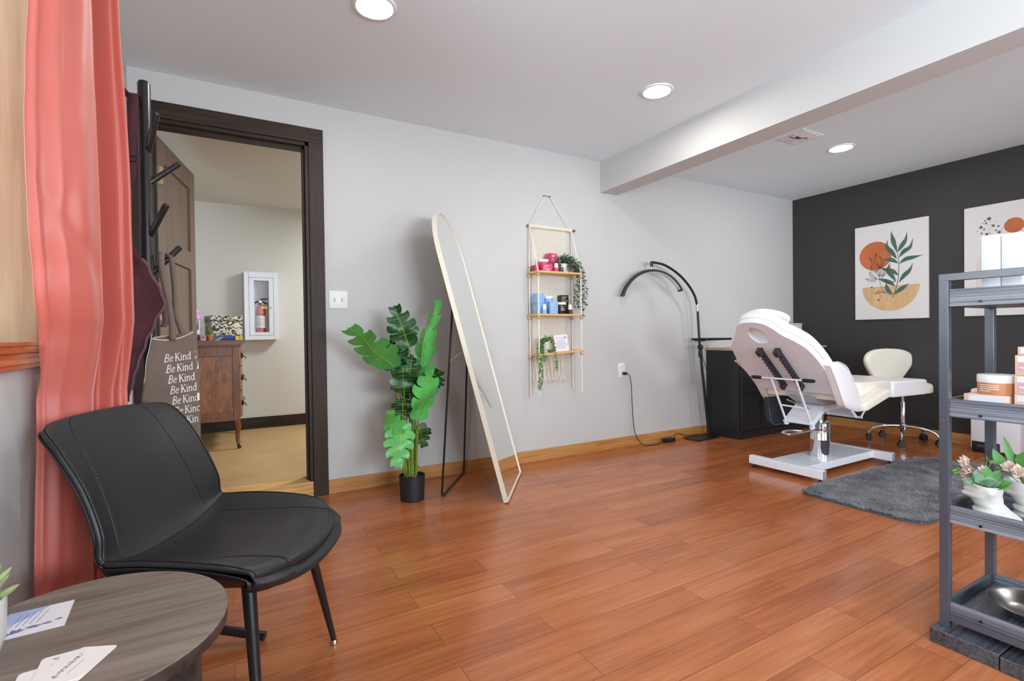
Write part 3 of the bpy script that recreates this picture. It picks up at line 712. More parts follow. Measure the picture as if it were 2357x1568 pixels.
dropper('bottle', 'small pink bottle with white cap on the top hanging shelf', 2.206, YB-.125, Z1, .020, .066, M_PINK)
carton('carton', 'lower of two stacked blue cartons at the left end of the middle shelf', 2.068, YB-.085, Z2, .066, .060, .078, M_BLUE, lines=False)
carton('carton', 'upper of two stacked blue cartons at the left end of the middle shelf', 2.066, YB-.085, Z2+.0785, .070, .062, .078, M_BLUE, lm=M_PRB)
dropper('bottle', 'small blue bottle with white cap on the middle hanging shelf', 2.086, YB-.138, Z2, .019, .072, M_BLUE)
jar('jar', 'tall blue jar with white lid on the middle hanging shelf', 2.158, YB-.075, Z2, .041, .138, M_BLUE, lidh=.13, lm=M_PRB)
carton('carton', 'blue carton standing in front of the tall blue jar', 2.163, YB-.1395, Z2, .072, .034, .096, M_BLUE, rz=-.05, lm=M_PRB)
jar('jar', 'black jar with white lid on the middle hanging shelf', 2.250, YB-.112, Z2, .043, .090, M_BLACK, lidh=.2, lm=M_GOLD)
carton('carton', 'black carton on the middle shelf under the stacked black carton', 2.322, YB-.050, Z2, .062, .060, .076, M_BLACK, lines=False)
carton('carton', 'black carton stacked on another above the black jar', 2.322, YB-.050, Z2+.0765, .066, .060, .076, M_BLACK, rz=-.1, lm=M_GOLD)
dropper('bottle', 'small black bottle with white cap on the middle hanging shelf', 2.335, YB-.122, Z2, .020, .076, M_BLACK)
def sprig(b, path, n, ln, wd, rn, spread=.02):
    """small leaves along a trailing strand"""
    m = len(path)-1
    for k in range(n):
        q = k/n*m; i = min(m-1, int(q)); p = path[i].lerp(path[i+1], q-i)
        d = Vector((rn.uniform(-1, 1), rn.uniform(-1, .6), rn.uniform(-.7, .6))).normalized()
        p = p+d*rn.uniform(.2, 1)*spread; s = d.cross(Vector((rn.uniform(-1, 1), rn.uniform(-1, 1), .3))).normalized(); l_ = ln*rn.uniform(.7, 1.2); w_ = wd*rn.uniform(.8, 1.2); nn = d.cross(s)
        b.add([p, p+d*l_*.5+s*w_+nn*.001, p+d*l_, p+d*l_*.5-s*w_+nn*.001], [(0, 1, 2, 3)])
def trailing(label, px, py, pz, pr, ph, strands, mt, leaf, cat='plant', nm='trailing_plant', stand=None):
    rn = random.Random(hash(label) % 999 if False else len(label))
    t = thing(nm, label, cat, (px, py, pz), 0, 'trailing plants on the hanging shelf')
    b = MB(); b.lathe([(.001, 0), (pr*.88, 0), (pr, ph*.1), (pr, ph), (pr*.9, ph), (pr*.88, ph*.9), (.001, ph*.88)], (px, py, pz), 28); b.build('plant_pot', M_CERAM, t)
    b = MB(); bs = MB()
    for st, n, sp in strands:
        P = curve_pts([Vector(s) for s in st], 6); sprig(b, P, int(n*1.9), leaf[0], leaf[1], rn, sp); bs.tube(P, .0009, 4)
    b.build('foliage', mt, t, False); bs.build('vine', M_STEM, t)
    if stand:
        b = MB()
        for a in (0, 1, 2): 
            an = a*2*PI/3-.6; b.tube([(px+pr*1.08*math.cos(an), py+pr*1.08*math.sin(an), pz), (px+pr*1.08*math.cos(an), py+pr*1.08*math.sin(an), pz+ph*.9)], .0022, 6)
        b.tube([(px+pr*1.08*math.cos(k*PI/12), py+pr*1.08*math.sin(k*PI/12), pz+ph*.35) for k in range(24)], .0018, 6, closed=True); b.build('pot_stand', M_BRASS, t)
M_TRAIL = mat('dark_trailing_leaf', (52, 82, 50), .55, vary=(140, .5)); M_TRAIL2 = mat('bright_trailing_leaf', (78, 134, 58), .5, vary=(140, .4))
yc = YB-.08
trailing('dark green plant in white pot on the top hanging shelf, trailing down its right side', 2.305, yc, Z1, .036, .072,
    [([(2.305, yc, 1.54), (2.26, yc-.02, 1.575), (2.225, yc-.01, 1.545), (2.235, yc-.04, 1.50), (2.25, yc-.05, 1.475)], 60, .020),
     ([(2.305, yc, 1.54), (2.29, yc-.04, 1.590), (2.27, yc-.05, 1.56)], 50, .022), ([(2.305, yc, 1.54), (2.33, yc+.02, 1.60), (2.36, yc-.02, 1.58), (2.385, yc-.05, 1.53)], 70, .024),
     ([(2.305, yc, 1.54), (2.35, yc-.03, 1.58), (2.40, yc-.05, 1.54), (2.440, yc-.05, 1.48), (2.465, yc-.05, 1.40), (2.475, yc-.04, 1.30), (2.478, yc-.04, 1.21)], 150, .026),
     ([(2.305, yc, 1.54), (2.36, yc+.02, 1.57), (2.42, yc+.01, 1.53), (2.455, yc, 1.46), (2.470, yc, 1.35), (2.478, yc, 1.25), (2.470, yc-.01, 1.13)], 170, .027),
     ([(2.36, yc-.03, 1.55), (2.42, yc-.03, 1.52), (2.438, yc-.03, 1.44), (2.424, yc-.02, 1.36), (2.416, yc-.02, 1.28), (2.414, yc-.02, 1.20)], 110, .020),
     ([(2.33, yc-.05, 1.53), (2.37, yc-.06, 1.50), (2.40, yc-.06, 1.485)], 70, .022),
     ([(2.10, yc+.05, 1.480), (2.05, yc+.03, 1.490), (2.015, yc+.01, 1.496), (2.0, yc, 1.485)], 16, .014)], M_TRAIL, (.019, .0048), stand=1)
trailing('bright green string plant in a white pot hanging off the bottom shelf', 2.115, yc-.02, .8465, .034, .085,
    [([(2.115, yc-.02, .935), (2.08, yc-.05, .95), (2.055, yc-.06, .89), (2.045, yc-.07, .82), (2.035, yc-.08, .72), (2.03, yc-.08, .64), (2.018, yc-.08, .575)], 190, .013),
     ([(2.115, yc-.02, .935), (2.07, yc-.03, .935), (2.035, yc-.05, .88), (2.02, yc-.07, .80), (2.028, yc-.08, .70)], 110, .014),
     ([(2.115, yc-.02, .935), (2.14, yc-.05, .955), (2.165, yc-.06, .90), (2.168, yc-.075, .84), (2.172, yc-.08, .77), (2.178, yc-.08, .72)], 90, .010),
     ([(2.115, yc-.02, .94), (2.10, yc-.04, .965), (2.125, yc-.05, .96), (2.15, yc-.03, .93)], 45, .012),
     ([(2.07, yc-.05, .92), (2.06, yc-.06, .86), (2.075, yc-.07, .82), (2.075, yc-.08, .785)], 55, .012), ([(2.11, yc-.06, .865), (2.13, yc-.062, .86), (2.155, yc-.06, .868)], 26, .008)], M_TRAIL2, (.012, .0052))
SGN = Matrix.Rotation(-.055, 3, 'Y')
t = thing('shelf_sign', 'white printed card sign standing on the bottom shelf', 'sign', (2.285, YB-.075, .855))
so = V(2.283, YB-.085, .8555)
def sf(u, v, w): return so+SGN @ Vector((u, v*.12-w, v))
b = MB(); b.prism([(-.065, 0), (.065, 0), (.065, .128), (-.065, .128)], .003, sf); b.build('card', mat('paper_white', (232, 232, 238), .5), t, False)
b = MB(); MP = mat('mauve_print', (150, 130, 150), .6)
for k in range(10): b.ribbon([(-.052, .080-.0068*k), (.050-.02*((k*5) % 3)/2, .080-.0068*k)], .0018, sf, .0034)
b.ribbon([(-.050, .094), (.03, .094)], .002, sf, .0034)
b.poly([(.030, .096), (.042, .096), (.042, .112), (.037, .121), (.034, .112), (.030, .110)], sf, .0034); b.disc((.052, .103), .0055, sf, .0034); b.tube([sf(.048+.012*k/6, .050+.006*math.cos(k), .0034) for k in range(7)], .0012, 4)
# heading in thin capitals
hx0 = -.054
for ch in range(12):
    x = hx0+ch*.0063
    b.ribbon([(x, .103), (x, .110)], .0011, sf, .0034); b.ribbon([(x, .110 if ch % 3 else .103), (x+.0036, .110 if ch % 2 else .103)], .0010, sf, .0034)
b.build('print', MP, t, False)
# ================================================================= BLACK SIDEBOARD
M_CAB = mat('black_cabinet_paint', (34, 36, 40), .38, spec=.5)
M_GROOVE = mat('worn_edge_grey', (84, 84, 88), .6)
t = thing('sideboard', 'black sideboard with braced barn doors in the far corner behind the treatment bed', 'cabinet', (4.75, 3.13, 0))
b = MB(); b.bb((4.05, 2.962, 0), (5.45, YB-.004, .815)); b.build('body', M_CAB, t, False, bevel=.002)
b = MB(); b.bb((4.04, 2.945, .815), (5.46, YB-.002, .835)); b.build('top_board', wood('sand_oak', (176, 150, 120), (206, 184, 154), 'x', 1, .5, .4, 0, .05, 2), t, False, bevel=.002)
b = MB(); b.bb((4.052, 2.950, .0), (5.448, 2.962, .065)); b.build('plinth', M_CAB, t, False)
for i in range(4):
    x0 = 4.062+.345*i; x1 = x0+.338; z0, z1 = .075, .805
    b = MB(); b.bb((x0, 2.948, z0), (x1, 2.962, z1)); d = b.build('cabinet_door', M_CAB, t, False, bevel=.0015)
    b = MB(); s = .045
    for lo, hi in (((x0, z0), (x0+s, z1)), ((x1-s, z0), (x1, z1)), ((x0+s, z0), (x1-s, z0+s)), ((x0+s, z1-s), (x1-s, z1)), ((x0+s, .42), (x1-s, .46))): b.bb((lo[0], 2.938, lo[1]), (hi[0], 2.949, hi[1]))
    flip = i % 2
    for (za, zb) in ((z0+s, .42), (.46, z1-s)):
        xa, xb = (x0+s, x1-s) if (za < .4) != bool(flip) else (x1-s, x0+s)
        p, q = V(xa, 2.9435, za), V(xb, 2.9435, zb); dd = q-p; an = math.atan2(dd.z, dd.x)
        b.box((p+q)/2, (dd.length-.01, .009, .036), Matrix.Rotation(-an, 3, 'Y'))
    b.build('door_frame', M_CAB, d, False, bevel=.002)
    hx_ = (x1-.022) if not flip else (x0+.022)
    b = MB(); b.tube([(hx_, 2.938, .45), (hx_, 2.915, .445), (hx_, 2.912, .43), (hx_, 2.912, .33), (hx_, 2.915, .315), (hx_, 2.938, .31)], .005, 8); b.build('handle', M_BLKMETAL, d)
t = thing('canister', 'small pale grey container on the sideboard, peeking out behind the bed backrest', 'container', (5.19, 3.12, .835))
b = MB(); b.box((5.19, 3.12, .945), (.10, .09, .22), None, .004); b.build('body', mat('pale_grey_plastic', (196, 194, 196), .5), t); b = MB(); b.box((5.19, 3.12, 1.062), (.106, .096, .016), None, .003); b.build('lid', mat('pale_grey_plastic', (196, 194, 196), .5), t)
# ================================================================= TREATMENT BED
M_VINYL = mat('white_vinyl', (236, 234, 236), .36, spec=.5, bump=(26, .12, 4))
M_CREAM = mat('cream_vinyl', (236, 230, 216), .36, spec=.5, bump=(26, .12, 4))
BY = 2.065; th = math.radians(43)
sd = V(-math.cos(th), 0, math.sin(th)); nn = V(math.sin(th), 0, math.cos(th)); HG = V(3.445, BY, .567)
def bk(w, s, n=0.): return HG+V(0, w, 0)+sd*s+nn*n
t = thing('treatment_bed', 'white padded hydraulic treatment bed with raised backrest on an H shaped base', 'treatment bed', (3.76, BY, 0))
half = curve_pts([(.274, .0, 0), (.290, .10, 0), (.302, .24, 0), (.296, .36, 0), (.272, .46, 0), (.225, .53, 0), (.170, .585, 0), (.135, .645, 0), (.095, .690, 0), (.045, .708, 0), (0, .712, 0)], 5)
half = [(p.x, p.y) for p in half]
outl = half+[(-x, y) for x, y in half[-2::-1]]
# white underside board with an oval face hole
n = len(outl); hc_ = (0., .575)
bdy = [(x*.97, .004+y*.985) for x, y in outl]
hole = []
for x, y in bdy:
    a = math.atan2(y-hc_[1], x-hc_[0]); hole.append((hc_[0]+.062*math.cos(a), hc_[1]+.078*math.sin(a)))
b = MB()
vs = [bk(x, y, 0) for x, y in bdy]+[bk(x, y, 0) for x, y in hole]+[bk(x, y, .045) for x, y in hole]+[bk(x, y, .045) for x, y in bdy]
b.add(vs, [(k*n+i, k*n+(i+1) % n, ((k+1) % 4)*n+(i+1) % n, ((k+1) % 4)*n+i) for k in range(4) for i in range(n)])
b.build('backrest_board', M_WMETAL, t, angle=35)
b = MB(); b.pad(outl, .078, lambda u, v, w: bk(u, v, .040+w), .04, 6, .008, .002); bp_ = b.build('backrest_pad', M_VINYL, t, angle=70)
b = MB(); b.tube([bk(x*.995, y, .085) for x, y in outl], .003, 6); b.build('piping', M_VINYL, bp_)
hp_ = [(.15*math.cos(a)*(1+.15*math.cos(2*a)), .60+.085*math.sin(a)) for a in [2*PI*k/32 for k in range(32)]]
b = MB(); b.pad(hp_, .055, lambda u, v, w: bk(u, v, .110+w), .035, 5, .010); b.build('head_pillow', M_VINYL, t, angle=70)
# seat and leg pads
b = MB(); so_ = rrect(.19, .56, .03, 4)
def seatf(u, v, w): return V(3.613+u, BY+v, .515-.05*u+w)
b.pad(so_, .100, seatf, .022, 4, .004, .008); b.build('seat_pad', M_CREAM, t, angle=60)
def legpad(x0, x1, z0, z1, th_, y0, m, nm):
    o = rrect(x1-x0, y0*2, .035, 5)
    b = MB(); b.pad(o, th_, lambda u, v, w: V((x0+x1)/2+u, BY+v, z0+(z1-z0)*(u/(x1-x0)+.5)+w), .02, 4, .003, .010); p = b.build(nm, m, t, angle=60)
    b = MB(); b.tube([V((x0+x1)/2+u*.995, BY+v*.995, z0+(z1-z0)*(u/(x1-x0)+.5)+th_-.014) for u, v in o], .0026, 6, closed=True); b.build('piping', m, p)
legpad(3.715, 4.160, .518, .508, .115, .275, M_CREAM, 'leg_pad'); legpad(4.168, 4.725, .498, .486, .116, .275, M_VINYL, 'foot_pad')
b = MB(); b.bb((3.72, BY-.24, .495), (4.70, BY+.24, .508)); b.build('leg_board', M_WMETAL, t, False)
# armrests: an upright wing at each side of the backrest and a low pad beside the seat
for s in (-1, 1):
    w_ = [(3.240, .772), (3.300, .792), (3.372, .782), (3.448, .742), (3.540, .615), (3.628, .480), (3.600, .462), (3.540, .464), (3.440, .492), (3.395, .525), (3.320, .650)]
    if s > 0: w_ = [(3.240, .772), (3.300, .792), (3.372, .782), (3.448, .742), (3.540, .615), (3.628, .480), (3.585, .475), (3.50, .575), (3.40, .67), (3.30, .745)]
    w_ = [(p.x, p.y) for p in curve_pts([(x, z, 0) for x, z in w_+w_[:1]], 3)][:-1]
    y0 = BY+s*.285
    b = MB(); b.pad(w_, .060, lambda u, v, w: V(u, y0+s*w, v), .022, 4, .004, .008); p = b.build('arm_wing', M_VINYL, t, angle=60)
    b = MB(); b.tube([V(u, y0+s*.052, v) for u, v in w_], .0028, 6, closed=True); b.build('piping', M_VINYL, p)
    b = MB(); ro = Matrix.Rotation(-.235, 3, 'Y')
    b.pad(rrect(.37, .10, .035, 5), .05, lambda u, v, w: V(3.775, BY+s*.315, .498)+ro @ V(u, v*1.0, w), .018, 4, .004, .008); b.build('arm_pad', M_CREAM, t, angle=60)
# backrest ratchets and prop frame
for wy in (.045, -.078):
    b = MB()
    b.prism([(-.013, .09), (.013, .075), (.013, .445), (-.013, .455)], .022, lambda u, v, w: bk(wy+u, v, -w))
    b.prism([(-.013, .415), (.013, .415), (.016, .46), (-.020, .46)], .045, lambda u, v, w: bk(wy+u, v, -w)); b.prism([(-.015, .07), (.013, .065), (.013, .105), (-.013, .11)], .045, lambda u, v, w: bk(wy+u, v, -w))
    for k in range(9):
        s0 = .125+.031*k
        b.prism([(0, 0), (.024, .004), (.010, .026)], .018, lambda u, v, w, s0=s0: bk(wy+.004-w, s0+v, -.020-u))
    b.build('ratchet', mat('grey_black_plastic', (52, 54, 60), .5), t, False)
BS = .200; BN = -.052
bl_, br_ = bk(.066, BS, BN), bk(-.107, BS, BN)
tipF, tipN = V(3.45, BY+.075, .342), V(3.465, BY-.098, .330)
b = MB(); b.cyl(bk(.215, BS, BN), bk(-.20, BS, BN), .0065, n=12); b.cyl(bl_, tipF, .0075, n=12); b.cyl(br_, tipN, .0075, n=12)
b.cyl(bl_.lerp(tipF, .60), br_.lerp(tipN, .60), .006, n=10); b.build('prop_frame', M_WMETAL, t)
for s, a, e in ((1, .215, .135), (-1, -.20, -.15)):
    b = MB(); b.lathe([(.001, 0), (.011, .003), (.0125, .02), (.0125, .055), (.010, .068), (.001, .07)], (0, 0, 0), 16)
    for v in b.b.verts: v.co = bk(e+s*v.co.z*1.15, BS, BN)+V(v.co.x, 0, v.co.y)
    b.build('grip', M_BLKPLAST, t)
b = MB(); b.cyl(bk(.02, .02, -.09), V(3.58, BY-.03, .43), .005); b.build('damper_rod', M_STEEL, t)
# bent centre frame
prof = [(3.448, .330), (3.60, .432), (3.885, .438), (4.005, .340), (4.020, .352), (3.893, .470), (3.595, .466), (3.438, .352)]
b = MB()
for (p, q, m_) in ((0, 1, 6), (2, 3, 4)):
    pass
b.prism([(3.436, .345), (3.592, .455), (3.888, .460), (4.010, .352), (4.016, .360), (3.890, .468), (3.589, .463), (3.431, .352)], .20, lambda u, v, w: V(u, BY-.11+w, v))
for y0 in (BY-.112, BY+.084): b.prism(prof, .005, lambda u, v, w: V(u, y0+w, v))
b.build('centre_frame', M_WMETAL, t, False)
b = MB()
for y0 in (BY-.095, BY+.075): b.prism([(3.60, .46), (3.86, .46), (3.92, .512), (3.50, .530), (3.455, .560), (3.44, .548)], .004, lambda u, v, w: V(u, y0+w, v))
b.prism([(3.46, .545), (3.62, .46), (3.625, .464), (3.466, .552)], .16, lambda u, v, w: V(u, BY-.09+w, v))
b.build('gusset', mat('grey_enamel', (188, 192, 200), .35), t, False)
for p, q in ((tipF, None), (tipN, None)):
    b = MB(); b.box(p, (.028, .02, .034), None, .004); b.cyl(p-V(0, .018, 0), p+V(0, .018, 0), .006); b.build('pivot_bracket', M_WMETAL, t)
b = MB()
for y0 in (BY-.14, BY+.12): b.cyl((4.005, y0, .352), (4.18, y0-.0, .50), .0065)
b.cyl((4.005, BY-.15, .352), (4.005, BY+.13, .352), .008); b.build('leg_strut', M_WMETAL, t)
b = MB(); b.lathe([(.027, 0), (.027, .10)], (3.712, BY-.01, .335), 24); b.build('piston', M_STEEL, t)
b = MB(); b.lathe([(.001, .085), (.066, .085), (.066, .205), (.0665, .206), (.0665, .210), (.066, .211), (.066, .325), (.060, .335), (.001, .335)], (3.712, BY-.01, 0), 48); b.build('hydraulic_column', M_CHROME, t)
b = MB(); pc = V(3.712, BY-.01, .285)
b.tube(curve_pts([pc+V(-.055, -.05, .0), pc+V(-.14, -.035, .005), pc+V(-.30, -.055, .012), pc+V(-.47, -.075, .018), pc+V(-.49, -.055, .02), pc+V(-.47, -.012, .022), pc+V(-.34, .005, .018), pc+V(-.28, -.035, .014)], 6), .0065, 10)
b.box(pc+V(-.03, -.06, .0), (.03, .03, .04), None, .006); b.build('foot_pedal', M_CHROME, t)
b = MB(); b.bb((3.335, BY-.135, .034), (4.20, BY+.125, .085)); b.build('base_plate', M_WMETAL, t, False, bevel=.003)
for x0 in (3.295, 4.188):
    b = MB(); b.bb((x0, 1.808, .030), (x0+.046, 2.330, .088)); q = b.build('base_bar', M_WMETAL, t, False, bevel=.003)
    b = MB(); b.bb((x0+.003, 1.8065, .033), (x0+.043, 1.8085, .085)); b.build('end_cap', mat('grey_cap', (150, 146, 150), .5), q, False)
    for yy in (1.835, 2.30):
        b = MB(); b.lathe([(.018, 0), (.018, .010), (.007, .014), (.007, .031)], (x0+.023, yy, 0), 18); b.build('levelling_foot', M_BLKPLAST, q)
t = thing('fabric_pouch', 'dark slate fabric storage pouch hanging under the bed seat on its far side', 'pouch', (3.72, BY+.265, .50))
b = MB(); b.prism([(3.50, .493), (3.53, .31), (3.57, .285), (3.86, .275), (3.86, .493)], .045, lambda u, v, w: V(u, BY+.245+w, v)); b.build('body', mat('slate_fabric', (46, 52, 62), .8, bump=(200, .2)), t, True, bevel=.008, angle=30)
b = MB(); b.tube([(3.505, BY+.243, .42), (3.532, BY+.243, .31), (3.572, BY+.243, .286), (3.86, BY+.243, .276)], .004, 8); b.build('edge_trim', mat('slate_trim', (96, 100, 108), .6), t)
# ================================================================= STOOL
SCX, SCY = 5.118, 2.125
t = thing('rolling_stool', 'cream cushioned rolling stool with backrest and chrome five star base by the dark wall', 'stool', (SCX, SCY, 0))
for k, (cx, cy) in enumerate(((4.90, 2.045), (4.995, 2.335), (5.235, 2.335), (5.375, 2.075), (5.175, 1.885))):
    d = V(cx-SCX, cy-SCY, 0); L_ = d.length; d.normalize()
    b = MB(); pts = curve_pts([V(SCX, SCY, .150)+d*.02, V(SCX, SCY, .142)+d*(L_*.5), V(SCX, SCY, .115)+d*(L_*.85), V(SCX, SCY, .075)+d*L_], 6)
    b.tube(pts, [.017-.0004*i for i in range(len(pts))], 12); b.cyl((cx, cy, .09), (cx, cy, .055), .007); lg = b.build('leg', M_CHROME, t)
    b = MB(); sdv = V(-d.y, d.x, 0) if k % 2 else V(.8, .6, 0)
    for s in (-1, 1):
        c = V(cx, cy, .026)+sdv*(.013*s); b.cyl(c-sdv*.009, c+sdv*.009, .0255, n=22)
    b.lathe([(.016, .035), (.021, .045), (.016, .062), (.001, .066)], (cx, cy, 0), 14); b.build('caster', M_BLKPLAST, lg)
b = MB(); b.lathe([(.001, .118), (.030, .118), (.030, .165), (.021, .17), (.021, .36), (.018, .365), (.001, .365)], (SCX, SCY, 0), 28); b.build('outer_column', M_CHROME, t)
b = MB(); b.lathe([(.0135, .36), (.0135, .445)], (SCX, SCY, 0), 20); b.build('gas_lift', M_CHROME, t)
b = MB(); b.box((SCX, SCY, .443), (.16, .12, .02), None, .004); b.tube([(SCX+.02, SCY-.03, .44), (SCX+.10, SCY-.14, .43), (SCX+.12, SCY-.19, .405)], .006, 8); b.build('tilt_mechanism', M_BLKPLAST, t)
so_ = [(.205*math.cos(a), .205*math.sin(a)) for a in [2*PI*k/36 for k in range(36)]]
b = MB(); b.pad(so_, .078, lambda u, v, w: V(SCX+u, SCY+v, .450+w), .028, 5, .012, .012); b.build('seat', M_CREAM, t, angle=60)
bn = V(-.35, -.937, 0); bs_ = V(bn.y*-1, bn.x, 0); bc_ = V(5.285, 2.300, .49)
bs_ = V(.937, -.35, 0)
bo = [(.10, 0), (.135, .03), (.19, .10), (.238, .17), (.252, .215), (.240, .262), (.195, .298), (.12, .320), (.0, .328)]
bo = [(p.x, p.y) for p in curve_pts([(x, y, 0) for x, y in bo], 4)]; bo = bo+[(-x, y) for x, y in bo[-2::-1]]
b = MB(); b.pad(bo, .055, lambda u, v, w: bc_+bs_*u+V(0, 0, v)+bn*(w-.05+.35*u*u), .025, 5, .012, .012); b.build('backrest', M_CREAM, t, angle=70)
b = MB(); b.tube([(SCX, SCY, .445), (5.25, 2.27, .438), (5.305, 2.365, .46), (5.305, 2.365, .60)], .012, 8); b.build('back_bracket', M_BLKMETAL, t)
# ================================================================= RUG
t = thing('shag_rug', 'grey shaggy rug on the plank floor in front of the treatment bed', 'rug', (3.8, 1.48, 0))
ro_ = rrect(1.62, .645, .10, 8, 3.815, 1.480)
b = MB(); b.prism(ro_, .010); b.build('backing', mat('rug_backing', (84, 84, 88), .95), t, False)
rn = random.Random(3); b = MB(); vs, fs = [], []
def inr(x, y): 
    dx = abs(x-3.815)-(.81-.10); dy = abs(y-1.48)-(.3225-.10)
    return math.hypot(max(dx, 0), max(dy, 0)) <= .10+.006*math.sin(x*60)+.006*math.sin(y*70)
cnt = 0
while cnt < 60000:
    x = 3.0+1.64*rn.random()**1.25; y = 1.15+.66*rn.random()
    if not inr(x, y): continue
    cnt += 1; fl = noise.noise(V(x*5, y*5, 0))*1.8; a = fl*PI+rn.uniform(-1.5, 1.5); l_ = rn.uniform(.012, .025); d = V(math.cos(a), math.sin(a), 0); s = V(-d.y, d.x, 0)*rn.uniform(.0014, .0028)
    p = V(x, y, .006); i = len(vs); q = p+d*l_*.5+V(0, 0, l_*.55); r = p+d*l_*1.05+V(0, 0, l_*.62)
    vs += [p-s, p+s, q+s, q-s, r]; fs += [(i, i+1, i+2, i+3), (i+3, i+2, i+4)]
me = bpy.data.meshes.new('pile'); me.from_pydata([v-Vector(t.location) for v in vs], [], fs); o = bpy.data.objects.new('pile', me); COL.objects.link(o); o.parent = t; o['kind'] = 'stuff'
me.materials.append(mat('grey_shag', (116, 116, 121), .9, spec=.15, vary=(9, .42), sheen=.3))
# ================================================================= ART PRINTS
M_PAPER = mat('canvas_white', (222, 219, 218), .7); M_TERRA = mat('terracotta_print', (190, 106, 60), .7, vary=(7, .10)); M_SAND = mat('sand_print', (212, 174, 130), .7, vary=(30, .10), stretch=(1, 1, .15)); M_SAGE = mat('sage_print', (70, 104, 92), .7, vary=(8, .15)); M_INK = mat('ink_print', (60, 40, 36), .7); M_TAN = mat('tan_line_print', (206, 170, 146), .7); M_DOT = mat('grey_dot_print', (94, 98, 94), .7)
def art(name, label, y0, z1, paint):
    t = thing(name, label, 'wall art', (XR, y0-.3, z1-.456), 0, 'canvas art prints on the dark wall')
    fr = lambda u, v, w: V(XR-.022-w, y0-u, z1-v)
    b = MB(); b.bb((XR-.022, y0-.603, z1-.912), (XR-.001, y0, z1)); b.build('canvas', M_PAPER, t, False, bevel=.002)
    paint(t, fr)
    return t
def P1(t, fr):
    b = MB(); b.disc((.180, .300), .138, fr, .0005, 48); b.build('sun_shape', M_TERRA, t, False)
    b = MB(); b.poly([(.302-.237, .598), (.302+.237, .598)]+[(.302+.237*math.cos(PI*k/30), .598+.237*math.sin(PI*k/30)) for k in range(1, 30)], fr, .0008); b.build('bowl_shape', M_SAND, t, False)
    b = MB()
    st = [(.327, .711), (.346, .65), (.364, .579), (.374, .493), (.377, .406), (.371, .332), (.364, .281), (.361, .222)]
    st = [(p.x, p.y) for p in curve_pts([(x, y, 0) for x, y in st], 5)]
    b.ribbon(st, [.007-.004*i/len(st) for i in range(len(st))], fr, .0012)
    LV = [[(.361, .287), (.336, .195), (.324, .142), (.314, .081)], [(.367, .288), (.399, .235), (.43, .183), (.443, .113)], [(.377, .341), (.417, .289), (.467, .254), (.489, .179)], [(.38, .399), (.43, .363), (.499, .352), (.564, .343)], [(.361, .353), (.324, .289), (.28, .222), (.286, .161)], [(.374, .395), (.324, .358), (.28, .348), (.239, .338)], [(.377, .573), (.417, .513), (.461, .468), (.487, .407)], [(.374, .507), (.33, .465), (.268, .439), (.224, .421)], [(.352, .556), (.318, .501), (.286, .445), (.308, .374)], [(.349, .607), (.299, .565), (.242, .536), (.199, .519)], [(.33, .685), (.292, .645), (.274, .599), (.274, .569)], [(.336, .682), (.38, .646), (.424, .614), (.455, .589)]]
    for lv in LV:
        p = [(q.x, q.y) for q in curve_pts([(x, y, 0) for x, y in lv], 6)]; m = len(p)
        b.ribbon(p, [.0025+.036*math.sin(PI*min(1, i/(m-1))**.8)**1.5 for i in range(m)], fr, .0014+.00004*LV.index(lv))
    b.build('leaf_branch', M_SAGE, t, False)
    b = MB()
    FL = [[(.227, .426), (.18, .393), (.13, .306)], [(.227, .426), (.186, .341), (.189, .266)], [(.227, .426), (.242, .365), (.217, .301)], [(.199, .455), (.161, .435), (.142, .387)], [(.193, .515), (.149, .486), (.131, .446)], [(.199, .523), (.142, .531), (.096, .51)], [(.236, .513), (.286, .452), (.31, .408)], [(.261, .538), (.305, .565), (.355, .556)], [(.249, .648), (.211, .655), (.193, .644)], [(.217, .503), (.20, .46), (.205, .43)], [(.225, .50), (.245, .46), (.25, .42)]]
    for fl in FL:
        for k in (-1, 0, 1):
            a, m_, e = fl; dx, dy = e[0]-a[0], e[1]-a[1]; q = math.hypot(dx, dy); nx, ny = -dy/q*.014*k, dx/q*.014*k
            b.ribbon([(p.x, p.y) for p in curve_pts([(a[0], a[1], 0), (m_[0]+nx, m_[1]+ny, 0), (e[0], e[1], 0)], 6)], .0024, fr, .0022+.00003*(k+1)+.0001*FL.index(fl))
    b.ribbon([(p.x, p.y) for p in curve_pts([(.308, .687, 0), (.249, .641, 0), (.224, .571, 0), (.217, .503, 0), (.224, .429, 0)], 6)], .003, fr, .0018)
    b.build('line_flower', M_INK, t, False)
    b = MB()
    for (x, y), r in zip([(.149, .600), (.169, .619), (.155, .65), (.183, .661), (.208, .725), (.225, .69), (.258, .66), (.174, .548)], (.009, .005, .005, .008, .010, .005, .007, .004)): b.disc((x, y), r, fr, .0016)
    b.build('dot_cluster', M_DOT, t, False)
art('art_print', 'canvas print of terracotta sun, green leaf branch and sand half circle', 2.672, 2.004, P1)
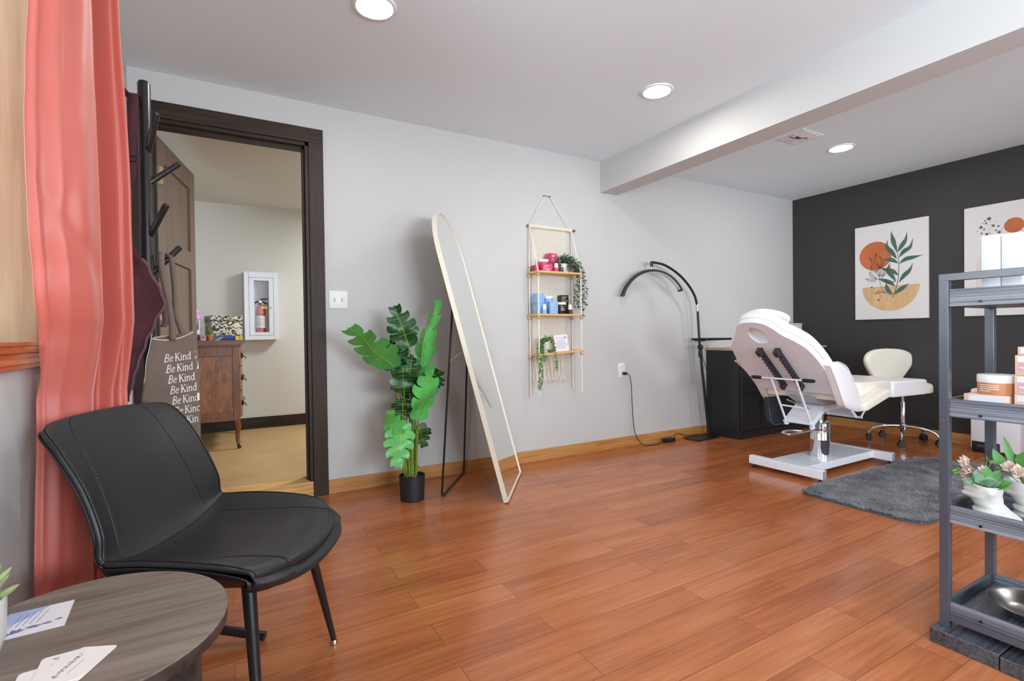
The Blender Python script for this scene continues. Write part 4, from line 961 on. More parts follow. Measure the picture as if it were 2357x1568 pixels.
def P2(t, fr):
    b = MB(); b.disc((.312, .196), .060, fr, .0006, 40); b.build('sun_shape', M_TERRA, t, False)
    b = MB()
    for x, y, r in [(.161, .115, .0135), (.136, .127, .0062), (.142, .149, .0078), (.121, .146, .0042), (.11, .177, .0114), (.13, .197, .0068), (.114, .228, .0073), (.147, .239, .0104), (.187, .177, .0104), (.218, .187, .0078), (.203, .218, .0068), (.223, .237, .0109), (.167, .138, .0031), (.174, .167, .0031), (.167, .202, .0031), (.087, .206, .0036), (.237, .221, .0036), (.245, .208, .0031), (.167, .236, .0042), (.206, .143, .0026), (.159, .219, .0026)]: b.disc((x, y), r, fr, .0006, 14)
    b.build('dot_cluster', M_DOT, t, False)
    b = MB()
    for k in range(8):
        r = .225-.017*k; b.ribbon([(.31-r, .91), (.31-r, .52)]+[(.31-r*math.cos(PI*i/24), .52-r*math.sin(PI*i/24)*1.05) for i in range(1, 24)]+[(.31+r, .52), (.31+r, .91)], .003, fr, .0006)
    b.build('arch_lines', M_TAN, t, False)
art('art_print', 'canvas print with grey dots above thin arch lines, partly behind the cart', 1.818, 2.008, P2)
# ================================================================= AIR PURIFIER
t = thing('air_purifier', 'white boxy floor appliance with a black foot slot, seen behind the black cart', 'appliance', (5.28, 1.55, 0))
b = MB(); b.box((5.295, 1.548, .265), (.19, .298, .49), None, .018); b.build('body', mat('appliance_white', (222, 222, 228), .4), t)
b = MB(); b.box((5.201, 1.60, .052), (.012, .17, .075), None, .005); sl = b.build('foot_slot', M_BLKPLAST, t)
b = MB(); b.box((5.1945, 1.60, .055), (.004, .10, .018), None, .001); b.box((5.1945, 1.535, .05), (.004, .025, .03), None, .001); b.build('slot_latch', mat('latch_grey', (70, 72, 76), .4), sl)
b = MB(); b.box((5.20, 1.548, .49), (.004, .025, .003)); b.build('indicator', mat('mark_grey', (150, 150, 155), .5), t, False)
b = MB(); b.box((5.295, 1.548, .010), (.17, .27, .02), None, .004); b.build('foot', M_BLKPLAST, t)
# ================================================================= CORAL CURTAIN
def cloth_mat(name, rgb, transl=.25, rough=.6):
    m = bpy.data.materials.new(name); m.use_nodes = True; nt = m.node_tree; n = nt.nodes; b = n['Principled BSDF']; c = L8(*rgb)
    b.inputs['Base Color'].default_value = c; b.inputs['Roughness'].default_value = rough; b.inputs['Sheen Weight'].default_value = .6; b.inputs['Sheen Roughness'].default_value = .5; b.inputs['Specular IOR Level'].default_value = .7; b.inputs['Coat Weight'].default_value = .3; b.inputs['Coat Roughness'].default_value = .5
    tr = n.new('ShaderNodeBsdfTranslucent'); tr.inputs['Color'].default_value = c; mx = n.new('ShaderNodeMixShader'); mx.inputs[0].default_value = transl
    nt.links.new(b.outputs[0], mx.inputs[1]); nt.links.new(tr.outputs[0], mx.inputs[2]); nt.links.new(mx.outputs[0], n['Material Output'].inputs[0])
    tc = n.new('ShaderNodeTexCoord'); t = n.new('ShaderNodeTexNoise'); t.inputs['Scale'].default_value = 7; t.inputs['Detail'].default_value = 3; bp = n.new('ShaderNodeBump'); bp.inputs['Strength'].default_value = .25; bp.inputs['Distance'].default_value = .01
    nt.links.new(tc.outputs['Object'], t.inputs['Vector']); nt.links.new(t.outputs['Fac'], bp.inputs['Height']); nt.links.new(bp.outputs[0], b.inputs['Normal'])
    return m
def lerp_tab(tab, x):
    if x <= tab[0][0]: return tab[0][1]
    for (a, p), (b_, q) in zip(tab, tab[1:]):
        if x <= b_:
            k = (x-a)/(b_-a); k = k*k*(3-2*k); return p+(q-p)*k
    return tab[-1][1]
yl = [(.0, 1.60), (.347, 1.615), (.858, 1.658), (.987, 1.650), (1.138, 1.607), (1.276, 1.582), (1.403, 1.576), (1.512, 1.580), (1.626, 1.596), (1.86, 1.626), (2.4, 1.65)]
xr = [(.0, -.235), (.8, -.2437), (1.35, -.247), (2.0, -.264), (2.4, -.285)]
fold = [(-.2, .0), (0, .0), (.06, .016), (.2, .044), (.37, .056), (.50, .048), (.56, .030), (.655, -.055), (.70, -.018), (.765, .040), (.80, .020), (.865, -.050), (.91, .0), (.955, .020), (1.0, -.02), (1.2, -.03)]
NRM = V(.745, -.667, 0)
def curtain(u, v):
    z = 2.40+(.02-2.40)*v
    a = V(-.405, lerp_tab(yl, z), z); c = V(lerp_tab(xr, z), 1.832, z)
    sh = .10*max(0, (1.3-z)/1.3)
    f = lerp_tab(fold, u+sh*math.sin(PI*min(1, max(0, u)))**1)
    amp = .85+.25*min(1, max(0, (2.2-z)/1.2))
    lowz = min(1, max(0, (1.05-z)/.2)); amp *= 1-.5*lowz
    w = .006*noise.noise(V(u*5, z*2.2, 3.1))+.0015*noise.noise(V(u*11, z*6, 9))
    crease = .010*math.exp(-((z-1.30+.5*(u-.2))/.05)**2)*math.sin(PI*min(1, u/.55)) if u < .55 else 0
    f = f*amp+w-crease-.022*lowz
    p = a.lerp(c, u)+NRM*f
    lim = -.408-.022*min(1, max(0, (.9-z)/.1))
    if p.x < lim: p.x = lim
    return p
b = MB(); b.grid(curtain, 120, 110)
tag(b.build('curtain', cloth_mat('coral_satin', (208, 100, 84), .12, .5), solid=.0015, angle=180), 'long coral orange curtain hanging in folds beside the left window', 'curtain')
# ================================================================= COAT TREE
M_COAT = mat('black_brown_lacquer', (30, 26, 28), .28, spec=.5)
CX, CY = -.22, 1.96
t = thing('coat_tree', 'tall black coat tree with angled pegs standing between curtain and doorway', 'coat rack', (CX, CY, 0))
b = MB(); b.lathe([(.019, .06), (.019, 1.345), (.0175, 1.35), (.0175, 1.80), (.014, 1.807), (.001, 1.807)], (CX, CY, 0), 24); b.build('pole', M_COAT, t)
for p, q in (((-.212, 1.955, 1.585), (-.180, 1.885, 1.687)), ((-.210, 1.958, 1.488), (-.131, 1.975, 1.566)), ((-.212, 1.955, 1.318), (-.160, 1.885, 1.408)), ((-.212, 1.958, 1.195), (-.134, 1.985, 1.294)), ((-.226, 1.962, 1.714), (-.284, 1.995, 1.790)), ((-.222, 1.950, .940), (-.2085, 1.934, 1.024)), ((-.215, 1.965, .55), (-.098, 2.045, .571))):
    b = MB(); b.tube([p, Vector(p).lerp(Vector(q), .97), q], [.0095, .0095, .0075], 14); b.build('peg', M_COAT, t)
for ex, ey in ((.088, 1.815), (-.30, 2.23), (-.405, 1.80)):
    b = MB(); b.tube([(CX, CY, .085), (CX+(ex-CX)*.1, CY+(ey-CY)*.1, .083), (ex, ey, .016)], .0145, 14); b.build('leg', M_COAT, t)
b = MB(); b.lathe([(.024, .05), (.024, .12), (.019, .125)], (CX, CY, 0), 24); b.build('hub', M_COAT, t)
# ---- apron
M_APR = mat('maroon_cotton', (74, 44, 48), .85, spec=.15, bump=(300, .3), vary=(10, .22)); M_APR2 = mat('apron_trim', (96, 66, 74), .85)
t = thing('apron', 'maroon apron hanging by its strap from the highest left peg of the coat tree', 'apron', (-.24, 1.93, 1.72))
Rt = [(1.285, -.262), (1.262, -.240), (1.206, -.209), (1.135, -.181), (1.101, -.171), (1.039, -.199), (.978, -.2225), (.918, -.242), (.87, -.256), (.80, -.268)][::-1]
Lf = [(.80, -.285), (.87, -.292), (1.1, -.300), (1.285, -.285)]
def ap(u, v):
    z = 1.285+(.80-1.285)*v; x0, x1 = lerp_tab(Lf, z), lerp_tab(Rt, z); x1 = max(x1, x0+.004)
    return V(x0+(x1-x0)*u, 1.905+.008*math.sin(u*7+z*9)+.002*math.sin(z*16+u*3)-.012*u*(1-u), z)
b = MB(); b.grid(ap, 22, 50); b.build('body', M_APR, t, solid=.004, angle=180)
b = MB(); b.tube([ap(1, v/40)+V(.0, -.003, 0) for v in range(4, 38)], .0045, 6); b.build('hem', M_APR2, t)
def strip(name, pts, w, m, par, th_=.004):
    P = curve_pts(pts, 6); b = MB(); vs = []
    for p in P: vs += [p+V(-w/2, .002, 0), p+V(w/2, -.002, 0)]
    b.add(vs, [(2*i, 2*i+1, 2*i+3, 2*i+2) for i in range(len(P)-1)]); return b.build(name, m, par, solid=th_, angle=180)
st = strip('neck_strap', [(-.262, 1.955, 1.752), (-.247, 1.945, 1.755), (-.244, 1.928, 1.70), (-.248, 1.922, 1.60), (-.252, 1.920, 1.50), (-.262, 1.912, 1.40), (-.268, 1.908, 1.27)], .026, M_APR, t)
for z in (1.545, 1.452):
    b = MB(); b.tube([(-.268, 1.914, z-.006), (-.236, 1.914, z-.006), (-.236, 1.914, z+.010), (-.268, 1.914, z+.010)], .0025, 6, closed=True); b.build('buckle', M_BLKPLAST, st)
strip('waist_tie', [(-.176, 1.905, 1.115), (-.172, 1.915, 1.05), (-.179, 1.918, 1.028)], .016, M_APR2, t)
# ---- tote bag
M_TOTE = mat('taupe_canvas', (116, 101, 91), .85, spec=.15, bump=(500, .25), vary=(7, .10)); M_TSTITCH = mat('pale_stitching', (196, 188, 180), .8); M_LETTER = mat('white_lettering', (232, 228, 224), .6)
t = thing('tote_bag', 'taupe canvas tote bag with white Be Kind lettering hanging from a coat tree peg', 'bag', (-.16, 1.92, 1.0))
tl_ = [(.645, -.232), (.70, -.238), (.80, -.238), (.90, -.226), (1.0, -.211)]; tr_ = [(.645, -.089), (.80, -.0885), (.92, -.090), (1.01, -.098)]
def tote(side):
    def f(u, v):
        zt = (.992+.020*u-.014*math.sin(PI*u)) if side < 0 else (.994+.018*u)
        z = zt+(.642+.006*(1-u)-zt)*v; x = lerp_tab(tl_, z)*(1-u)+lerp_tab(tr_, z)*u
        if side < 0: return V(x, 1.914-.006*math.sin(PI*u)*math.sin(PI*min(1, v*1.1))+.004*math.sin(z*40+u*4)*(1-v)*.6+.004*(1-u), z)
        return V(x, 1.934+.002*math.sin(PI*u), z)
    return f
b = MB(); b.grid(tote(-1), 24, 40)
fr_, bk_ = tote(-1), tote(1)
b.grid(tote(1), 24, 40)
b.grid(lambda u, v: fr_(1, v).lerp(bk_(1, v), u)+V(.004*math.sin(PI*u), 0, 0), 5, 40); b.grid(lambda u, v: fr_(0, .14+.86*v).lerp(bk_(0, .14+.86*v), u), 3, 40); b.grid(lambda u, v: fr_(v, 1).lerp(bk_(v, 1), u), 3, 24)
b.build('body', M_TOTE, t, solid=.002, angle=180)
b = MB(); b.tube([fr_(i/20, 0)+V(0, -.001, 0) for i in range(21)], .0022, 6); b.tube([bk_(i/20, 0) for i in range(10)], .0022, 6); b.tube([fr_(.012, i/20)+V(-.001, -.002, 0) for i in range(0, 9)], .0012, 5); b.build('rim_stitching', M_TSTITCH, t)
strip('handle', [(-.168, 1.955, 1.262), (-.180, 1.935, 1.262), (-.179, 1.925, 1.20), (-.166, 1.918, 1.12), (-.156, 1.912, 1.05), (-.154, 1.910, .985)], .017, M_TOTE, t)
strip('handle', [(-.168, 1.955, 1.258), (-.158, 1.965, 1.25), (-.150, 1.958, 1.16), (-.147, 1.948, 1.07), (-.136, 1.940, 1.03), (-.128, 1.937, .99)], .015, M_TOTE, t)
GL = {
 'B': (.68, [([(.12, 0), (.12, 1)], .13), ([(0, 1), (.34, 1)], .05), ([(0, 0), (.34, 0)], .05), ([(.12, 1), (.38, .99), (.50, .88), (.50, .68), (.38, .56), (.12, .53)], .09), ([(.12, .53), (.42, .52), (.57, .40), (.57, .16), (.42, .02), (.12, 0)], .09)]),
 'e': (.56, [([(.07, .34), (.45, .38), (.46, .50), (.36, .62), (.22, .62), (.09, .48), (.06, .28), (.12, .08), (.26, 0), (.40, .03), (.49, .13)], .085)]),
 'K': (.74, [([(.12, 0), (.12, 1)], .13), ([(0, 1), (.26, 1)], .05), ([(0, 0), (.26, 0)], .05), ([(.14, .42), (.58, 1)], .06), ([(.48, 1), (.70, 1)], .05), ([(.27, .58), (.62, 0)], .12), ([(.50, 0), (.76, 0)], .05)]),
 'i': (.30, [([(.13, 0), (.13, .62)], .11), ([(.0, .60), (.13, .62)], .05), ([(.02, 0), (.25, 0)], .05), ([(.08, .85), (.18, .85)], .11)]),
 'n': (.62, [([(.12, 0), (.12, .62)], .11), ([(.0, .60), (.12, .62)], .05), ([(.02, 0), (.23, 0)], .05), ([(.13, .45), (.26, .60), (.40, .60), (.47, .48), (.47, 0)], .095), ([(.37, 0), (.58, 0)], .05)]),
 'd': (.60, [([(.46, 0), (.46, 1)], .11), ([(.34, .99), (.46, 1)], .05), ([(.46, .52), (.34, .62), (.20, .60), (.08, .44), (.07, .22), (.16, .04), (.30, 0), (.46, .12)], .085), ([(.46, 0), (.56, .02)], .06)]),
 'T': (.64, [([(.32, 0), (.32, 1)], .11), ([(.02, 1), (.62, 1)], .06), ([(.03, 1), (.02, .84)], .05), ([(.61, 1), (.62, .84)], .05), ([(.2, 0), (.44, 0)], .05)]),
 'o': (.56, [([(.27+.22*math.cos(2*PI*k/12), .31+.31*math.sin(2*PI*k/12)) for k in range(13)], .085)]),
}
def letters(b, txt, h, fr, slants):
    x = 0
    for ch, sl in zip(txt, slants):
        if ch == ' ': x += .30; continue
        w, ss = GL[ch]
        for pts, wd in ss: b.ribbon([((x+px+sl*py)*h, py*h) for px, py in pts], wd*h, fr)
        x += w
b = MB()
for r in range(7):
    x0, z0 = -.178+.0047*r, .9165-.0336*r
    def fr(u, v, w, x0=x0, z0=z0):
        x, z = x0+u*.80, z0+v+u*.10; e = lerp_tab(tr_, z)
        uu = (x-lerp_tab(tl_, z))/(e-lerp_tab(tl_, z)); q = tote(-1)(min(1, uu), max(0, (1.0-z)/.355))
        y = q.y-.0018
        if x > e: return V(e+.0035, y+(x-e), z)
        return V(x, y, z)
    letters(b, 'Be Kind To', .0238, fr, [.22, .22, 0, 0, 0, 0, 0, 0, .22, .22])
b.build('lettering', M_LETTER, t, False)
# ================================================================= BLACK CHAIR
Mx, My = -.142, 1.620
FD, SD = V(.888, -.46, 0), V(.46, .888, 0)
def cw(f, s, z): return V(Mx, My, 0)+FD*f+SD*s+V(0, 0, z)
t = thing('lounge_chair', 'black leather shell chair with contrast stitching and tapered metal legs beside the round table', 'chair', (Mx, My, 0))
ROW = [(.378, .426, .236, .010, -.080), (.398, .429, .242, .008, -.083), (.407, .444, .247, .006, -.081), (.386, .464, .251, .006, -.068), (.295, .466, .256, .022, -.030), (.190, .456, .257, .044, -.004), (.085, .452, .254, .054, .0), (.010, .458, .250, .046, .004), (-.022, .488, .248, .028, .026), (-.050, .555, .244, .006, .052), (-.088, .655, .238, .0, .052), (-.132, .745, .236, .0, .040), (-.158, .792, .226, -.006, .026), (-.167, .808, .185, -.008, .010)]
def rowat(v, a, bq):
    x = a+(bq-a)*v; i = min(len(ROW)-2, int(x)); k = x-i
    pts = [ROW[max(0, i-1)], ROW[i], ROW[i+1], ROW[min(len(ROW)-1, i+2)]]
    return [.5*((2*q1)+(q2-q0)*k+(2*q0-5*q1+4*q2-q3)*k*k+(3*q1-q0-3*q2+q3)*k**3) for q0, q1, q2, q3 in zip(*pts)]
def shell(a, bq):
    def f(s, v):
        f_, z, w, lz, sf = rowat(v, a, bq); e = abs(s)**2.6
        return cw(f_+sf*e, s*w*(1-.012*abs(s)**6), z+lz*e)
    return f
def thick(fn, nu, nv, th_, ref):
    vs = []; 
    P = [[fn(-1+2*i/(nu-1), j/(nv-1)) for j in range(nv)] for i in range(nu)]
    N = []
    for i in range(nu):
        N.append([])
        for j in range(nv):
            du = P[min(nu-1, i+1)][j]-P[max(0, i-1)][j]; dv = P[i][min(nv-1, j+1)]-P[i][max(0, j-1)]
            n_ = du.cross(dv); n_ = n_.normalized() if n_.length > 1e-9 else Vector(ref)
            if n_.dot(Vector(ref)) < 0: n_ = -n_
            N[i].append(n_)
    vs = [P[i][j] for i in range(nu) for j in range(nv)]+[P[i][j]-N[i][j]*th_*(1-.55*abs(-1+2*i/(nu-1))**4) for i in range(nu) for j in range(nv)]
    o = nu*nv; q = lambda i, j: i*nv+j
    fs = []
    for i in range(nu-1):
        for j in range(nv-1): fs += [(q(i, j), q(i+1, j), q(i+1, j+1), q(i, j+1)), (o+q(i, j), o+q(i, j+1), o+q(i+1, j+1), o+q(i+1, j))]
    for i in range(nu-1): fs += [(q(i, 0), o+q(i, 0), o+q(i+1, 0), q(i+1, 0)), (q(i, nv-1), q(i+1, nv-1), o+q(i+1, nv-1), o+q(i, nv-1))]
    for j in range(nv-1): fs += [(q(0, j), q(0, j+1), o+q(0, j+1), o+q(0, j)), (q(nu-1, j), o+q(nu-1, j), o+q(nu-1, j+1), q(nu-1, j+1))]
    return vs, fs
M_STITCH = mat('pale_leather_stitch', (72, 72, 74), .6); M_SHELLBK = mat('black_shell_back', (22, 20, 24), .42, spec=.5)
sf_, bf_ = shell(0, 7.35), shell(7.05, 13)
b = MB(); b.add(*thick(sf_, 25, 23, .030, (0, 0, 1))); seat = b.build('seat', M_BLKLEATHER, t, sub=1, angle=70)
b = MB(); b.add(*thick(bf_, 25, 21, .030, FD+V(0, 0, .3))); back = b.build('backrest', M_BLKLEATHER, t, sub=1, angle=70)
def under(fn, ref, off):
    def g(s, v):
        e = 1e-3; p = fn(s, v); du = fn(min(1, s+e), v)-fn(max(-1, s-e), v); dv = fn(s, min(1, v+e))-fn(s, max(0, v-e)); n_ = du.cross(dv).normalized()
        if n_.dot(Vector(ref)) < 0: n_ = -n_
        return p-n_*off
    return g
def bowl(s, v):
    f_, z, w, lz, sf = rowat(v, 2.2, 7.6); e = abs(s); ed = z+lz-.016-.012*max(0, 1-v/.12); lo = min(ed-.004, .404+.020*max(0, v-.75)/.25); f_ -= .012*max(0, 1-v/.15)
    k = max(0, (e-.70)/.30); zz = lo+(ed-lo)*k**1.6
    return cw((f_+sf*e**2.6)*(1-.03*(1-k)), s*w*(1.004-.05*(1-k)**2), zz)
def backshell(s, v):
    return under(bf_, FD+V(0, 0, .3), .013+.024*(1-abs(s)**4)*min(1, (1-v)*6))(s, min(.992, max(0, v)))
b = MB(); b.grid(lambda u, v: bowl(-1+2*u, v), 33, 25); b.grid(lambda u, v: backshell(-1+2*u, v), 33, 25); b.build('outer_shell', M_SHELLBK, t, angle=70, solid=.003)
def on(fn, ref, s, v, d): return under(fn, ref, -d)(s, v)
def seam(fn, ref, sfun, v0, v1, nm, par):
    b = MB(); m_ = 60
    b.tube([on(fn, ref, sfun(v0+(v1-v0)*i/m_), v0+(v1-v0)*i/m_, .0002) for i in range(m_+1)], .0011, 5); b.build('seam', M_SHELLBK, par)
    b = MB()
    for i in range(0, m_*2, 2):
        va, vb = v0+(v1-v0)*i/(m_*2), v0+(v1-v0)*(i+1.1)/(m_*2); k = .03
        b.tube([on(fn, ref, sfun(va)-k*(1 if sfun(va) > 0 else -1), va, .0004), on(fn, ref, sfun(vb)-k*(1 if sfun(vb) > 0 else -1), vb, .0004)], .0007, 4)
    b.build('stitching', M_STITCH, par)
for sg in (-1, 1):
    seam(sf_, (0, 0, 1), lambda v, sg=sg: sg*(.66+.14*max(0, (.30-v)/.3)**2), .13, .985, 'seat', seat)
    seam(bf_, FD+V(0, 0, .3), lambda v, sg=sg: sg*(.70-.16*v+.02*math.sin(v*3)), .06, .97, 'back', back)
    seam(bf_, FD+V(0, 0, .3), lambda v, sg=sg: sg*.965, .03, .93, 'edge', back)
    seam(sf_, (0, 0, 1), lambda v, sg=sg: sg*.965, .16, .97, 'edge', seat)
b = MB()
pp = [on(sf_, (0, 0, 1), -1+2*i/40, .03, -.008) for i in range(41)]
b.tube(pp, .004, 8); b.build('piping', M_SHELLBK, seat)
for f0, s0, f1, s1 in ((.285, .165, .345, .250), (.285, -.175, .345, -.250), (.04, .15, -.115, .235), (.04, -.15, -.115, -.235)):
    b = MB(); p, q = cw(f0, s0, .43), cw(f1, s1, .012); b.tube([p, q], [.0165, .0085], 16); lg = b.build('leg', M_BLKMETAL, t)
    b = MB(); b.lathe([(.0095, .016), (.012, .010), (.013, .004), (.012, 0), (.001, 0)], q-V(0, 0, .012), 16); b.build('foot_cap', M_STEEL, lg)
b = MB(); b.prism([(-.05, -.17), (.30, -.17), (.30, .17), (-.05, .17)], .012, lambda u, v, w: cw(u, v, .414+w)); b.build('under_frame', M_BLKMETAL, t, False)
# ================================================================= ROUND TABLE
TX, TY, TZ = -.2245, 1.118, .4865
M_TABLE = wood('grey_brown_laminate', (104, 93, 84), (140, 129, 119), 'x', 1., .38, .5, 0, .10, 3, fine=60); M_TEDGE = wood('dark_laminate_edge', (44, 36, 34), (70, 60, 56), 'x', 1., .45, .4, 0, .15, 2)
t = thing('side_table', 'low round side table with grey brown wood grain top in the near left corner', 'table', (TX, TY, 0), 0)
el = []
for k in range(72):
    a = 2*PI*k/72; u, v = .229*math.cos(a), .2125*math.sin(a); el.append((TX+.3717*u+.9283*v, TY-.9283*u+.3717*v))
b = MB(); b.prism(el, .0035, lambda u, v, w: V(u, v, TZ-.0035+w)); b.build('tabletop', M_TABLE, t, False)
b = MB(); b.prism([(TX+(x-TX)*.998, TY+(y-TY)*.998) for x, y in el], .020, lambda u, v, w: V(u, v, TZ-.0235+w)); b.build('edge_band', M_TEDGE, t, True, angle=30)
for a in (-30, 90, 210):
    r = Matrix.Rotation(math.radians(a), 3, 'Z'); d = r @ V(1, 0, 0); s = r @ V(0, 1, 0)
    arch_ = [(.0, 0), (.0, .33), (.0, .463), (.196, .463), (.196, 0), (.13, 0)]+[(.13-.085*math.sin(PI/2*k/8)-.0, .30*math.sin(PI/2*k/8)) for k in range(1, 9)]+[(.045, .02), (.045, 0)]
    b = MB(); b.prism([(.0, .30), (.0, .463), (.196, .463), (.196, 0), (.115, 0), (.115, .20), (.10, .26), (.07, .29), (.03, .30)], .018, lambda u, v, w: V(TX, TY, 0)+d*(u-.0)+s*(w-.009)+V(0, 0, v)); b.build('leg_panel', M_TEDGE, t, False)
# cards
M_CARD = mat('cream_card', (240, 234, 230), .5); M_PENK = mat('pen_ink_brown', (120, 92, 88), .6)
def card(label, tr, ang, w, h, z, notch=True):
    t = thing('business_card', label, 'card', (tr[0], tr[1], TZ+z), math.radians(ang), 'white cards fanned on the round table')
    o = rrect(w, h, .006, 4, -w/2, -h/2)
    b = MB(); b.prism(o, .0006); b.build('card_stock', M_CARD, t, False, local=True); return t
card('white card lowest and leftmost in the fan of cards near the table front', (-.226, 1.026), 4, .058, .09, .0004)
c2 = card('white card on top of the fan, with handwriting across it', (-.204, 1.052), 3, .060, .09, .0018)
card('white card sticking out to the right from under the handwritten card', (-.166, 1.034), -24, .056, .088, .0011)
b = MB(); fr = lambda u, v, w: V(u, v, .0008+w)
sc = []
for k in range(90):
    q = k/89; sc.append((-.036+.026*q+.0028*math.sin(k*.9), -.072+.052*q+.003*math.cos(k*1.15)+.002*math.sin(k*.37)))
b.ribbon(sc, .0006, fr); b.ribbon([(-.020, -.070), (-.004, -.038)], .0006, fr); b.ribbon([(-.041+.004*math.sin(k*1.3), -.016+.0022*k/3-.006*math.cos(k*.8)*.5) for k in range(12)], .0006, fr); b.ribbon([(-.046, -.03), (-.042, -.026)], .0006, fr)
b.build('handwriting', M_PENK, c2, False, local=True)
t = thing('leaflet', 'small printed leaflet with blue sky and scattered blue marks beside the succulent pot', 'leaflet', (-.31, 1.205, TZ+.0005), math.radians(4))
b = MB(); b.bb((-.046, -.052, 0), (.046, .052, .0005)); b.build('paper', mat('leaflet_white', (232, 228, 234), .5), t, False, local=True)
b = MB(); fr = lambda u, v, w: V(u, v, .0007+w)
b.poly([(-.046, .052), (.012, .052), (-.010, .02), (-.046, -.01)], fr); b.build('blue_patch', mat('sky_print', (166, 184, 222), .5), t, False, local=True)
b = MB()
for i in range(5): b.ribbon([(-.034+.009*i, -.012), (-.024+.009*i, .034)], .0012, fr, .0002)
for i, (x, y, r) in enumerate(((-.02, -.03, .011), (-.036, -.036, .010), (.0, -.026, .008), (.018, -.024, .006), (.034, -.018, .005))):
    b.add([fr(x+r*(1+.4*math.sin(k*5+i))*math.cos(k*PI/6)*1.0, y+r*.6*(1+.4*math.cos(k*3+i))*math.sin(k*PI/6), .0002) for k in range(12)], [tuple(range(12))])
b.build('blue_marks', mat('violet_blue_print', (112, 122, 178), .5), t, False, local=True)
# succulent
t = thing('potted_succulent', 'pale green succulent in a white pot at the left edge of the round table', 'plant', (-.362, 1.075, TZ))
b = MB(); b.lathe([(.001, 0), (.030, 0), (.040, .010), (.049, .04), (.051, .098), (.050, .101), (.047, .101), (.046, .084), (.001, .082)], (-.362, 1.075, TZ), 40); b.build('plant_pot', M_CERAM, t)
b = MB(); b.lathe([(.0455, .083), (.03, .088), (.001, .09)], (-.362, 1.075, TZ), 24); b.build('soil', mat('dark_soil', (52, 38, 30), .95, bump=(120, .8)), t)
b = MB(); rn = random.Random(5)
for k in range(34):
    lv = k/34; a = k*2.4; el_ = .35+1.0*lv; l_ = .060-.014*lv
    d = V(math.cos(a)*math.cos(el_), math.sin(a)*math.cos(el_), math.sin(el_)); p = V(-.352, 1.085, TZ+.088+.062*lv)
    s = d.cross(V(0, 0, 1)).normalized(); u = s.cross(d)
    ring = []
    for q, w in ((0, .003), (.3, .0095), (.6, .011), (.85, .008), (1, .0006)):
        ring += [p+d*l_*q+s*w*math.cos(j*PI/3)+u*(w*.55*math.sin(j*PI/3)+.006*q*q) for j in range(6)]
    b.add(ring, [(i*6+j, i*6+(j+1) % 6, (i+1)*6+(j+1) % 6, (i+1)*6+j) for i in range(4) for j in range(6)]+[tuple(range(24, 30))])
b.build('leaf_rosette', mat('succulent_green', (164, 178, 128), .5, vary=(40, .25)), t)
# ================================================================= HALLWAY: DRESSER
def oak_mat():
    m = wood('golden_oak', (92, 48, 20), (150, 90, 44), 'z', 1.0, .35, .5, 0, .06, 5, None, 26, .30)
    return m
M_OAK = oak_mat(); M_OAKFR = wood('dark_oak_frame', (88, 46, 20), (128, 74, 34), 'z', 1.0, .35, .5, 0, .06, 2); M_OAKX = wood('dark_oak_across', (74, 38, 18), (112, 64, 30), 'x', 1.0, .35, .5, 0, .06, 2)
HZ = .094; DX0, DX1, DY0, DY1 = -.43, .070, 4.605, 5.44
t = thing('dresser', 'antique oak dresser on casters in the hallway behind the doorway', 'dresser', (-.18, 5.0, HZ))
b = MB(); b.bb((DX0+.05, DY0+.012, .345), (DX1-.045, DY0+.03, .885)); b.build('side_panel', M_OAK, t, False)
b = MB()
b.bb((DX0, DY0, .325), (DX0+.05, DY0+.04, .935)); b.bb((DX1-.045, DY0, .325), (DX1, DY0+.04, .935)); b.bb((DX0+.05, DY0+.003, .325), (DX1-.045, DY0+.04, .395)); b.bb((DX0+.05, DY0+.003, .845), (DX1-.045, DY0+.04, .935))
b.build('side_frame', M_OAKFR, t, False, bevel=.003)
b = MB(); b.bb((DX0, DY0+.04, .325), (DX1-.01, DY1, .935)); b.build('body', M_OAKFR, t, False)
b = MB(); b.prism([(-.012, 0), (-.022, .008), (-.022, .014), (-.034, .018), (-.034, .034), (-.03, .038), (.52, .038), (.545, .034), (.545, .018), (.53, .014), (.53, .008), (.515, 0)], DY1-DY0+.05, lambda u, v, w: V(DX0+u, DY0-.03+w, .935+v)); b.build('top_board', M_OAKX, t, False, bevel=.002)
b = MB(); b.bb((DX0, DY0-.02, .922), (DX1+.01, DY0+.01, .937)); b.build('top_moulding', M_OAKX, t, False, bevel=.003)
for z0, z1 in ((.345, .555), (.565, .755), (.765, .925)):
    b = MB(); b.prism([(DY0+.035, 0), (DY1-.035, 0)]+[(DY1-.035-(DY1-DY0-.07)*k/14, .022+.018*math.sin(PI*k/14*2)**2) for k in range(15)], z1-z0, lambda u, v, w, z0=z0: V(DX1-.012+v, u, z0+w)); d = b.build('drawer', M_OAK, t, True, angle=40)
    for yy in (DY0+.17, DY1-.17):
        b = MB(); b.box((DX1+.030, yy, (z0+z1)/2), (.006, .07, .045), None, .002); b.tube([(DX1+.03, yy-.028, (z0+z1)/2+.006), (DX1+.052, yy-.02, (z0+z1)/2-.02), (DX1+.055, yy, (z0+z1)/2-.026), (DX1+.052, yy+.02, (z0+z1)/2-.02), (DX1+.03, yy+.028, (z0+z1)/2+.006)], .004, 8); b.build('drawer_pull', mat('aged_brass', (104, 82, 48), .4, .8), d)
